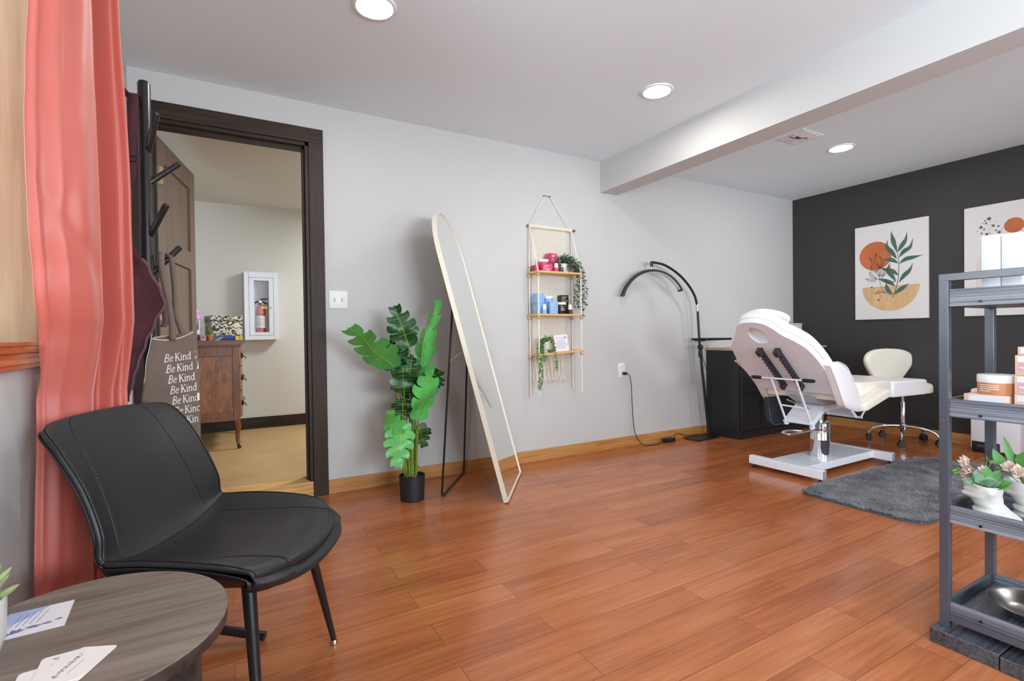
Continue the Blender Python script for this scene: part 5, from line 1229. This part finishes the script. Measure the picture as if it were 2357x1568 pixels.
for x, y, s in ((DX1-.025, DY0+.022, 1), (DX0+.025, DY0+.022, -1), (DX1-.025, DY1-.022, 1), (DX0+.025, DY1-.022, -1)):
    b = MB(); b.tube([(x, y, .335), (x+s*.012, y, .27), (x+s*.006, y, .20), (x+s*.008, y, .15), (x+s*.018, y, .138)], [.026, .022, .016, .014, .018], 12); lg = b.build('leg', M_OAKFR, t)
    b = MB(); b.cyl((x+s*.012, y, .142), (x+s*.012, y, .122), .008); b.box((x+s*.012, y, .118), (.02, .024, .012)); b.cyl((x+s*.016, y-.009, .108), (x+s*.016, y+.009, .108), .0145, n=18); b.build('caster', mat('dark_iron', (44, 38, 34), .5, .6), lg)
TP = .973
# things on the dresser
def damask():
    m = bpy.data.materials.new('damask_paper'); m.use_nodes = True; nt = m.node_tree; n = nt.nodes; b = n['Principled BSDF']; b.inputs['Roughness'].default_value = .6
    tc = n.new('ShaderNodeTexCoord'); t1 = n.new('ShaderNodeTexNoise'); t1.inputs['Scale'].default_value = 48; t1.inputs['Detail'].default_value = 3; t1.inputs['Distortion'].default_value = 4.5
    w = n.new('ShaderNodeTexWave'); w.wave_type = 'RINGS'; w.inputs['Scale'].default_value = 13; w.inputs['Distortion'].default_value = 10; w.inputs['Detail'].default_value = 2; w.inputs['Detail Scale'].default_value = 2.4
    nt.links.new(tc.outputs['Object'], t1.inputs['Vector']); nt.links.new(tc.outputs['Object'], w.inputs['Vector'])
    mx = n.new('ShaderNodeMix'); mx.data_type = 'FLOAT'; mx.inputs[0].default_value = .4; nt.links.new(t1.outputs['Fac'], mx.inputs[2]); nt.links.new(w.outputs['Fac'], mx.inputs[3])
    r = n.new('ShaderNodeValToRGB'); r.color_ramp.interpolation = 'CONSTANT'; r.color_ramp.elements[0].color = L8(44, 40, 38); r.color_ramp.elements[1].position = .46; r.color_ramp.elements[1].color = L8(206, 196, 174)
    nt.links.new(mx.outputs[0], r.inputs['Fac']); nt.links.new(r.outputs[0], b.inputs['Base Color']); return m
M_DAM = damask()
rz = math.radians(16)
t = thing('game_box', 'flat blue and yellow box on the dresser, under the patterned storage box', 'box', (-.045, 4.985, TP), rz)
b = MB(); b.box((0, 0, .019), (.20, .19, .038), None, .001); b.build('carton', mat('navy_carton', (38, 52, 112), .4), t, local=True)
b = MB(); fr = lambda u, v, w: V(u, -.0955-w, v); b.poly([(.075, .001), (.10, .001), (.10, .037), (.075, .037)], fr); b.poly([(-.075, .006), (-.03, .030), (-.022, .026), (-.065, .002)], fr); b.poly([(-.095, .001), (-.04, .001), (-.04, .004), (-.095, .004)], fr); b.build('yellow_print', mat('yellow_print', (214, 188, 54), .5), t, False, local=True)
t = thing('small_carton', 'small yellow and grey patterned box on the dresser right of the blue box', 'box', (.078, 5.05, TP), rz)
b = MB(); b.box((0, 0, .018), (.036, .10, .036), None, .001); b.build('carton', mat('yellow_grey_carton', (176, 164, 96), .5, vary=(60, .5)), t, local=True)
b = MB(); fr = lambda u, v, w: V(u, -.0505-w, v); b.disc((0, .02), .008, fr, 0, 12); b.poly([(-.017, .001), (.017, .001), (.017, .006), (-.017, .006)], fr); b.build('yellow_print', mat('yellow_print', (214, 188, 54), .5), t, False, local=True)
t = thing('storage_box', 'black and cream floral patterned storage box with lid on the hallway dresser', 'box', (-.035, 5.00, TP+.0385), rz)
b = MB(); b.box((0, 0, .064), (.235, .20, .128), None, .002); b.build('body', M_DAM, t, local=True)
b = MB(); b.box((0, 0, .150), (.243, .208, .044), None, .003); b.build('lid', M_DAM, t, local=True)
b = MB(); b.tube([(-.121, -.104, .127), (.121, -.104, .127), (.121, .104, .127), (-.121, .104, .127)], .003, 6, closed=True); b.build('lid_band', M_BLKPLAST, t, local=True)
b = MB(); b.prism([(-.05, .02), (.05, .02), (.05, .09), (-.05, .09)], .003, lambda u, v, w: V(.1175+w, u, v)); fw = b.build('label_frame', mat('ornate_silver', (190, 188, 186), .35, .5), t, False, local=True)
b = MB(); b.poly([(-.036, .032), (.036, .032), (.036, .078), (-.036, .078)], lambda u, v, w: V(.1208, u, v)); b.poly([(-.12, .118), (-.1, .118), (-.1, .12), (-.12, .12)], lambda u, v, w: V(.1208, u*.1, v)); b.build('label_card', mat('brown_label', (96, 72, 66), .5), fw, False, local=True)
t = thing('riser', 'small clear grey riser at the left end of the dresser under the lilac cup', 'riser', (-.245, 4.82, TP))
b = MB(); b.bb((-.31, 4.77, 1.020), (-.188, 4.87, 1.030)); b.bb((-.31, 4.86, TP), (-.188, 4.87, 1.022)); b.bb((-.31, 4.77, TP), (-.303, 4.87, 1.022)); b.build('stand', mat('pale_acrylic', (196, 190, 184), .25), t, False, bevel=.001)
t = thing('drinking_cup', 'lilac lidded cup with pink and white patterned body on the hallway dresser', 'cup', (-.238, 4.82, 1.030))
b = MB(); b.lathe([(.001, 0), (.033, 0), (.040, .10), (.040, .118), (.001, .118)], (-.238, 4.82, 1.0305), 28); b.build('body', mat('cup_white', (226, 218, 228), .35), t)
b = MB()
for a, z, m_ in ((-1.9, .066, .021), (-1.2, .05, .017), (-2.4, .04, .012)):
    b.add([V(-.238, 4.82, 1.0305)+V(.041*math.cos(a+.5*m_/.02*math.cos(k*PI/8)), .041*math.sin(a+.5*m_/.02*math.cos(k*PI/8)), z+m_*1.3*math.sin(k*PI/8)) for k in range(16)], [tuple(range(16))])
b.build('pink_pattern', mat('hot_pink_print', (214, 52, 104), .4), t)
b = MB(); b.add([V(-.238, 4.82, 1.0305)+V(.0412*math.cos(a), .0412*math.sin(a), z) for a, z in ((-1.0, .03), (-.75, .03), (-.7, .11), (-1.0, .11))], [(0, 1, 2, 3)]); b.build('blue_pattern', mat('indigo_print', (92, 92, 160), .4), t)
b = MB(); b.lathe([(.001, .116), (.046, .116), (.049, .122), (.045, .142), (.036, .152), (.034, .160), (.037, .166), (.032, .190), (.020, .204), (.001, .206)], (-.238, 4.82, 1.0305), 28); b.build('lid', mat('lilac_plastic', (206, 150, 208), .3), t)
t = thing('fabric_ball', 'small navy blue fabric ball under the clear riser on the dresser', 'ball', (-.222, 4.80, TP)); b = MB(); b.sphere((-.222, 4.80, TP+.0225), .0225, 12, (1.1, 1, 1)); b.build('ball', mat('navy_fabric', (52, 84, 124), .8, bump=(90, .8)), t)
t = thing('trinket_box', 'tiny pink and white box beside the navy ball on the dresser', 'box', (-.178, 4.76, TP)); b = MB(); b.box((-.178, 4.76, TP+.02), (.036, .03, .04), None, .002); b.build('carton', mat('rose_white_box', (214, 166, 172), .5, vary=(50, .5)), t); b = MB(); b.box((-.178, 4.744, TP+.028), (.020, .002, .014)); b.build('red_print', mat('red_print', (196, 52, 62), .5), t, False)
t = thing('potted_cactus', 'tiny green cactus in a terracotta pot in front of the patterned box', 'plant', (-.130, 4.76, TP))
b = MB(); b.lathe([(.001, 0), (.015, 0), (.020, .034), (.024, .034), (.025, .048), (.021, .048), (.001, .042)], (-.130, 4.76, TP+.0005), 24); b.build('plant_pot', mat('terracotta', (188, 116, 62), .7), t)
b = MB(); b.sphere((-.130, 4.76, TP+.068), .016, 12, (1, 1, 1.8)); b.sphere((-.140, 4.755, TP+.088), .010, 10, (1, 1, 1.6)); b.sphere((-.119, 4.755, TP+.082), .008, 10, (1, 1, 1.7)); b.build('cactus', mat('cactus_green', (86, 104, 54), .7, bump=(80, .8), vary=(60, .4)), t)
# ---- extinguisher cabinet
CY0 = 5.455
t = thing('extinguisher_cabinet', 'white glazed wall cabinet holding a red fire extinguisher in the hallway', 'cabinet', (.283, YH, 1.30))
b = MB(); X0, X1, Z0, Z1_ = .137, .430, .972, 1.632
def ringbox(b, x0, x1, z0, z1, x2, x3, z2, z3, y0, y1):
    b.bb((x0, y0, z0), (x2, y1, z1)); b.bb((x3, y0, z0), (x1, y1, z1)); b.bb((x2, y0, z0), (x3, y1, z2)); b.bb((x2, y0, z3), (x3, y1, z1))
ringbox(b, X0, X1, Z0, Z1_, .177, .394, 1.012, 1.578, CY0, YH+.001); b.bb((.177, YH-.006, 1.012), (.394, YH, 1.578)); b.build('body', M_WMETAL, t, False, bevel=.002)
b = MB(); ringbox(b, .180, .391, 1.015, 1.575, .221, .353, 1.045, 1.548, CY0+.001, CY0+.009); d = b.build('door', M_WMETAL, t, False, bevel=.002)
b = MB(); b.bb((.219, CY0+.003, 1.043), (.355, CY0+.005, 1.550)); b.build('door_pane', glass_mat('cabinet_acrylic', 1.12), d, False)
b = MB(); b.cyl((.372, CY0+.004, 1.29), (.372, CY0-.010, 1.29), .008, n=16); b.build('door_knob', M_STEEL, d)
ex, ey, ez = .279, 5.510, 1.0125
t = thing('fire_extinguisher', 'red fire extinguisher with white label behind the cabinet glass', 'fire extinguisher', (ex, ey, ez))
b = MB(); b.lathe([(.001, .003), (.040, .003), (.043, .01), (.043, .235), (.040, .262), (.030, .285), (.014, .300), (.014, .318), (.001, .318)], (ex, ey, ez), 32); b.build('cylinder', mat('extinguisher_red', (196, 34, 30), .25, coat=.3), t)
b = MB(); b.grid(lambda u, v: V(ex+.0436*math.cos(2*PI*u), ey+.0436*math.sin(2*PI*u), ez+.075+.12*v), 33, 2); lb = b.build('label', mat('label_white', (226, 220, 216), .5), t)
b = MB()
for k in range(9):
    a0_ = -2.2; b.add([V(ex, ey, ez)+V(.0441*math.cos(a0_+.12*i), .0441*math.sin(a0_+.12*i), .088+.011*k+dz) for i in range(3+(k*5) % 8) for dz in (0, .003)], [(2*i, 2*i+2, 2*i+3, 2*i+1) for i in range(2+(k*5) % 8)])
b.build('label_print', mat('grey_print', (96, 84, 84), .6), lb)
b = MB(); b.grid(lambda u, v: V(ex+.0438*math.cos(2*PI*u), ey+.0438*math.sin(2*PI*u), ez+.198+.008*v), 33, 2); b.build('black_band', M_BLKPLAST, t)
b = MB(); b.lathe([(.012, .315), (.012, .345), (.001, .347)], (ex, ey, ez), 16); b.tube([(ex-.004, ey, ez+.345), (ex+.015, ey-.002, ez+.358), (ex+.065, ey-.006, ez+.362)], [.007, .006, .005], 8); b.tube([(ex+.008, ey, ez+.335), (ex+.035, ey-.004, ez+.325), (ex+.068, ey-.008, ez+.308)], [.006, .006, .005], 8); b.tube([(ex-.010, ey, ez+.332), (ex-.030, ey-.004, ez+.335), (ex-.046, ey-.006, ez+.318)], [.005, .006, .0075], 8); b.build('valve_handle', M_BLKPLAST, t)
b = MB(); b.cyl((ex, ey-.010, ez+.333), (ex, ey-.020, ez+.333), .012, n=18); b.build('gauge', M_STEEL, t)
b = MB(); b.box((ex+.030, ey-.046, ez+.272), (.052, .002, .020)); b.box((ex+.016, ey-.02, ez+.312), (.014, .02, .024), None, .003); b.build('yellow_tag', mat('safety_yellow', (226, 204, 50), .5), t, False)
# ================================================================= BLACK CART
M_CARTW = wood('black_grained_wood', (24, 26, 32), (140, 148, 162), 'y', 1., .27, .8, 0, .5, .6, None, 170, .010)
M_CARTX = wood('black_grained_wood_across', (26, 28, 33), (86, 91, 100), 'x', 1., .27, .8, 0, .5, .6, None, 140, .010)
M_CARTM = mat('satin_black_steel', (70, 75, 86), .30, spec=.9)
KX0, KX1, KY0, KY1 = 1.962, 2.345, .235, .717
t = thing('rolling_cart', 'black four tier storage cart with steel posts and grained wood trays at the right edge', 'cart', (2.13, .48, 0))
PW = .025
posts = [(KX0, KY1-PW), (KX1-PW, KY1-PW), (KX0, KY0), (KX1-PW, KY0)]
for x, y in posts:
    b = MB(); b.bb((x, y, .046), (x+PW, y+PW, 1.142)); q = b.build('post', M_CARTM, t, False, bevel=.0015)
    b = MB(); fx = x if x < 2.1 else x+PW; sg_ = -1 if x < 2.1 else 1
    for z in (1.048, .700, .372, .085): b.cyl((fx-sg_*.001, y+PW/2, z), (fx+sg_*.0025, y+PW/2, z), .0048, n=14)
    b.build('screw', M_SCREW, q)
for xx in (KX0, KX1-.020):
    b = MB(); b.bb((xx, KY0, 1.140), (xx+.020, KY1, 1.163)); b.build('handle_rail', M_CARTM, t, False, bevel=.0015)
for xx in (KX0, KX1-.018):
    b = MB(); b.bb((xx, KY0+PW, .070), (xx+.018, KY1-PW, .090)); b.build('bottom_rail', M_CARTM, t, False)
for zf, z0, z1 in ((1.062, 1.060, 1.114), (.716, .714, .770), (.384, .380, .434), (.094, .090, .126)):
    for xx in (KX1-.018, KX0+.006):
        b = MB(); b.bb((xx, KY0+PW, z0), (xx+.012, KY1-PW, z1)); tr_b = b.build('tray_side', M_CARTW, t, False, bevel=.001)
    for yy in (KY1-.019, KY0+.007):
        b = MB(); b.bb((KX0+PW, yy, z0), (KX1-PW, yy+.012, z1)); b.build('tray_end', M_CARTX, t, False, bevel=.001)
    b = MB(); b.bb((KX0+.012, KY0+.012, zf-.002), (KX1-.012, KY1-.012, zf+.006)); b.build('tray_floor', M_CARTX, t, False)
    b = MB()
    for yy in (KY1-PW-.075, KY0+PW+.075): b.cyl((KX0+.007, yy, z0+.012), (KX0+.003, yy, z0+.012), .0042, n=12)
    b.cyl((KX0+.012, KY1-PW-.001, (z0+z1)/2), (KX0+.012, KY1-PW-.006, (z0+z1)/2), .004, n=10); b.build('screw', M_BLKMETAL, tr_b)
t = thing('plinth_board', 'low black wooden platform on the floor under the cart', 'platform', (2.13, .48, 0))
b = MB(); b.bb((1.922, .563, 0), (2.365, .728, .046)); b.build('board', M_CARTX, t, False, bevel=.002)
b = MB(); b.bb((1.918, .20, 0), (2.365, .560, .043)); b.build('board', M_CARTX, t, False, bevel=.002)
# on the cart
M_WCARD = mat('white_carton', (216, 220, 228), .35)
def wbox(label, x0, x1, y0, y1, z0, z1):
    t = thing('carton', label, 'box', ((x0+x1)/2, (y0+y1)/2, z0), 0, 'white cartons on the top cart tray')
    b = MB(); b.bb((x0, y0, z0), (x1, y1, z1), .001); b.build('carton', M_WCARD, t); b = MB(); b.bb((x0+.0015, y0+.0015, z1-.0005), (x1-.0015, y1-.0015, z1+.0006)); b.build('flap', M_WCARD, t, False)
TF1, TF2, TF3, TF4 = 1.0685, .7225, .3905, .1005
wbox('tall plain white carton on the top cart tray, left one of the two', 2.05, 2.095, .5955, .640, TF1, 1.277)
wbox('tall plain white carton on the top cart tray, right one of the two', 2.05, 2.095, .548, .5935, TF1, 1.275)
M_PEACH = mat('peach_carton', (228, 190, 166), .45); M_ROSE = mat('dusty_rose_label', (204, 160, 166), .45); M_TANJ = mat('tan_jar', (202, 140, 104), .4)
t = thing('carton', 'wide peach carton with white front panel on the second cart tray, under the tan jar', 'box', (2.10, .63, TF2))
b = MB(); b.bb((2.05, .577, TF2), (2.155, .684, .783), .001); b.build('carton', M_PEACH, t)
b = MB(); b.poly([(.590, TF2+.004), (.672, TF2+.004), (.672, .778), (.590, .778)], lambda u, v, w: V(2.0495, u, v)); b.build('front_panel', M_WCARD, t, False)
jy = .617
t = thing('cream_jar', 'wide tan jar with white lid on the peach carton on the cart', 'jar', (2.10, jy, .7835))
b = MB(); b.lathe([(.001, 0), (.045, 0), (.0475, .004), (.0475, .040), (.001, .040)], (2.10, jy, .7838), 40); b.build('body', M_TANJ, t)
b = MB(); b.lathe([(.001, .037), (.0485, .037), (.0488, .039), (.0488, .058), (.0475, .061), (.001, .0612)], (2.10, jy, .7838), 40); b.build('lid', M_WHITE, t)
b = MB()
for k, z in enumerate((.028, .022, .016, .010)): b.add([V(2.10, jy, .7838)+V(-.0478*math.cos(-.75+.1*i), .0478*math.sin(-.75+.1*i)*-1, z+dz) for i in range(12 if k < 3 else 8) for dz in (0, .0026)], [(2*i, 2*i+2, 2*i+3, 2*i+1) for i in range(11 if k < 3 else 7)])
b.build('label_text', mat('pale_pink_print', (232, 204, 190), .5), t)
def rbox(label, z0, z1, y1, lab=True, x0=2.055):
    t = thing('carton', label, 'box', (2.095, y1-.035, z0), 0, 'peach cartons stacked on the cart')
    b = MB(); b.bb((x0, y1-.075, z0), (x0+.085, y1, z1), .001); b.build('carton', M_PEACH, t)
    b = MB(); b.poly([(y1-.070, z1-.020), (y1-.006, z1-.020), (y1-.006, z1-.004), (y1-.070, z1-.004)], lambda u, v, w: V(x0-.0006, u, v)); b.build('white_band', M_WCARD, t, False)
    if lab:
        b = MB(); b.poly([(y1-.070, z0+.006)]+[(y1-.012-.012*math.cos(k*PI/12), z0+.012-.006*math.sin(k*PI/12)) for k in range(6, -1, -1)][0:0]+[(y1-.02, z0+.008), (y1-.006, z0+.014), (y1-.006, z1-.021), (y1-.070, z1-.021)], lambda u, v, w: V(x0-.0006, u, v)); b.build('rose_panel', M_ROSE, t, False)
        b = MB(); b.ribbon([(y1-.010, (z0+z1)/2-.006), (y1-.026, (z0+z1)/2-.008)], .004, lambda u, v, w: V(x0-.0012, u, v)); b.build('lettering', M_WCARD, t, False)
rbox('lowest peach carton of the stack beside the tan jar on the cart', TF2, .7905, .5665, False)
rbox('second lowest peach carton of the stack beside the tan jar, with rose panel', .791, .8475, .566)
rbox('third peach carton up in the stack beside the tan jar, with rose panel', .848, .9085, .565)
rbox('topmost small peach carton of the stack beside the tan jar', .909, .934, .559, False)
# ---- bust planters
def bust(cx, cy, z, k, yaw, label, plants):
    t = thing('bust_planter', label, 'planter', (cx, cy, z), 0, 'white bust planters on the cart')
    R_ = Matrix.Rotation(yaw, 3, 'Z')
    def P(a, h):
        # h 0..1 up; cross sections: (offset front, radius front-back, radius sideways)
        tab_o = [(0, -.020), (.14, -.024), (.34, -.012), (.55, .0), (.75, .006), (1, .008)]; ra = [(0, .052), (.10, .058), (.24, .052), (.40, .040), (.55, .038), (.72, .041), (.86, .044), (1, .043)]; rb = [(0, .044), (.10, .058), (.24, .054), (.40, .040), (.55, .037), (.75, .038), (1, .040)]
        o, r1, r2 = lerp_tab(tab_o, h), lerp_tab(ra, h), lerp_tab(rb, h)
        c, s = math.cos(a), math.sin(a); x = o+r1*c; y = r2*s
        fa = math.exp(-(a/.58)**2) if a < PI else math.exp(-((a-2*PI)/.58)**2)
        # chin, lips
        x += fa*(.017*math.exp(-((h-.70)/.10)**2)+.006*math.exp(-((h-.86)/.04)**2)+.008*math.exp(-((h-.955)/.04)**2))
        # ears / hair at the side
        for aa in (1.75, 2*PI-1.75):
            q = math.exp(-((a-aa)/.25)**2)*math.exp(-((h-.82)/.13)**2); x += -.0*q; y += .010*q*(1 if aa < PI else -1)
        # collar bones
        x += .006*math.exp(-((h-.24)/.05)**2)*abs(s)*max(0, c)
        zz = h*.112+(.010*max(0, math.cos(a))*(h > .9)*(h-.9)*10)
        return t.location+(R_ @ V(x*k, y*k, zz*k))
    N = 44; rings = [[P(2*PI*i/N, h/56) for i in range(N)] for h in range(57)]
    top = rings[-1]; c = sum(top, V(0, 0, 0))/N
    inner = [[c+(p-c)*.86+V(0, 0, -.002) for p in top], [c+(p-c)*.80+V(0, 0, -.03) for p in top]]
    rr = rings+inner
    b = MB(); b.add([p for r in rr for p in r], [(i*N+j, i*N+(j+1) % N, (i+1)*N+(j+1) % N, (i+1)*N+j) for i in range(len(rr)-1) for j in range(N)]+[tuple(range(N))[::-1], tuple((len(rr)-1)*N+j for j in range(N))])
    b.build('bust', M_CERAM, t, angle=80)
    plants(t, c)
def oval(b, p, d, up, l_, w_, cup=.15):
    d = Vector(d).normalized(); s = d.cross(Vector(up)).normalized(); n_ = s.cross(d); vs = [];
    for i in range(7):
        q = i/6; ww = w_*math.sin(PI*q**.8)**.8 if 0 < q < 1 else .0005
        for e in (-1, 0, 1): vs.append(Vector(p)+d*l_*q+s*ww*e+n_*(abs(e)*ww*cup-.25*l_*q*q*cup))
    b.add(vs, [(i*3+j, i*3+j+1, (i+1)*3+j+1, (i+1)*3+j) for i in range(6) for j in range(2)])
def flower(b, bc, p, d, r, rn):
    d = Vector(d).normalized(); u = d.orthogonal().normalized(); w = d.cross(u)
    for k in range(13):
        a = k*2.4; t_ = .35+.8*(k/13); e = (u*math.cos(a)+w*math.sin(a)); oval(b, p, e*math.sin(t_)+d*math.cos(t_), d, r*rn.uniform(.85, 1.1), r*.30, -.5)
    bc.sphere(p+d*r*.12, r*.13, 8)
M_PET = leaf_mat('blush_petal', (244, 232, 226), (238, 218, 208)); M_CEN = mat('flower_centre', (196, 186, 92), .7)
M_EUC = leaf_mat('eucalyptus_leaf', (84, 130, 94), (124, 158, 128)); M_GLF = leaf_mat('glossy_green_leaf', (46, 112, 44), (86, 150, 74)); M_LIME = leaf_mat('lime_leaf', (122, 176, 62), (150, 196, 92))
def plants1(t, c):
    rn = random.Random(11); b, b2, b3, bp_, bc2, bs = MB(), MB(), MB(), MB(), MB(), MB()
    base = c+V(0, 0, -.02)
    for (e, d, r) in ((V(2.075, .684, .555), V(-.6, .5, .55), .026), (V(2.08, .676, .535), V(-.85, .35, .1), .027), (V(2.10, .650, .532), V(-.5, .2, .8), .020), (V(2.09, .688, .518), V(-.6, .75, -.2), .022)):
        flower(bp_, bc2, e, d, r, rn); bs.tube(curve_pts([base, base.lerp(e, .5)+V(0, 0, .015), e], 5), .0012, 5)
    for (e, d) in ((V(2.11, .712, .520), V(-.2, 1, .1)), (V(2.10, .722, .515), V(-.3, .8, .5)), (V(2.08, .708, .525), V(-.5, .6, -.6)), (V(2.09, .640, .572), V(-.3, .3, .9)), (V(2.10, .634, .560), V(-.4, -.6, .6))):
        for k in range(4): oval(b3, e, d+V(rn.uniform(-.6, .6), rn.uniform(-.6, .6), rn.uniform(-.6, .6)), (0, -.3, 1), .016, .006)
        bs.tube(curve_pts([base, base.lerp(e, .55)+V(0, 0, .015), e], 5), .001, 5)
    for k, (dx, dy, dz) in enumerate(((-.5, .85, .35), (-.9, .35, .3), (-.9, -.15, .35), (-.5, -.7, .5), (-.2, .3, .95), (-.6, .1, .8), (-.1, -.9, .5), (.4, -.5, .6), (.5, .4, .6))):
        oval(b, base+V(-.010, 0, .012), (dx, dy, dz), (-.7, -.2, .6), .052, .016)
    for (dx, dy, dz) in ((.2, -.4, .9), (-.2, -.9, .45), (.5, -.8, .3), (.7, .1, .6), (.1, .1, 1), (-.35, -.95, .2)): oval(b2, base+V(.005, -.01, .015), (dx, dy, dz), (-.7, -.1, .7), .058, .017)
    b.build('eucalyptus', M_EUC, t); b2.build('foliage', M_GLF, t); b3.build('lime_foliage', M_LIME, t); bp_.build('petals', M_PET, t); bc2.build('flower_centre', M_CEN, t); bs.build('stem', M_STEM, t)
def plants2(t, c):
    rn = random.Random(4); b, b2, bp_, bc2, bs = MB(), MB(), MB(), MB(), MB(); base = c+V(0, 0, -.02)
    for (e, d, r) in ((V(2.14, .598, .548), V(-.7, .2, .6), .028), (V(2.13, .575, .540), V(-.8, -.1, .5), .030), (V(2.15, .560, .525), V(-.7, -.5, .3), .024)):
        flower(bp_, bc2, e, d, r, rn); bs.tube(curve_pts([base, base.lerp(e, .5)+V(0, 0, .015), e], 5), .0012, 5)
    for (p, d, l_, w_) in ((V(2.15, .615, .535), (-.1, .35, .9), .072, .014), (V(2.16, .60, .560), (0, .25, 1), .085, .010), (V(2.15, .58, .555), (-.2, -.3, .8), .06, .018), (V(2.15, .565, .55), (-.3, -.7, .6), .055, .022), (V(2.16, .555, .535), (-.3, -.9, .3), .05, .024), (V(2.17, .59, .54), (.3, .4, .8), .07, .015)):
        oval(b2, p, d, (-.8, -.2, .4), l_, w_); bs.tube(curve_pts([base, base.lerp(p, .5), p], 5), .0013, 5)
    st = [V(2.17, .562, .55), V(2.175, .558, .585), V(2.18, .556, .62)]
    for k in range(16): q = k/15; b.sphere(st[0].lerp(st[2], q)+V(rn.uniform(-.006, .006), rn.uniform(-.008, .008), 0), .0042, 6)
    bs.tube(st, .001, 5)
    b.build('white_bud', mat('cream_bud', (226, 222, 180), .6), t); b2.build('foliage', M_GLF, t); bp_.build('petals', M_PET, t); bc2.build('flower_centre', M_CEN, t); bs.build('stem', M_STEM, t)
bust(2.060, .630, TF3, .98, math.radians(118), 'white ceramic bust planter nearest the cart post, with pink flowers and eucalyptus', plants1)
bust(2.185, .570, TF3, 1.0, math.radians(118), 'second white ceramic bust planter further back on the cart, with broad green leaves', plants2)
# ---- steel bowl
t = thing('metal_bowl', 'shallow shiny steel bowl on the bottom cart tray', 'bowl', (2.135, .535, TF4))
b = MB(); b.lathe([(.001, .001), (.062, .001), (.080, .010), (.106, .036), (.116, .040), (.117, .042), (.105, .040), (.079, .0135), (.061, .004), (.001, .004)], (2.135, .535, TF4), 48); b.build('bowl', M_STEEL, t)
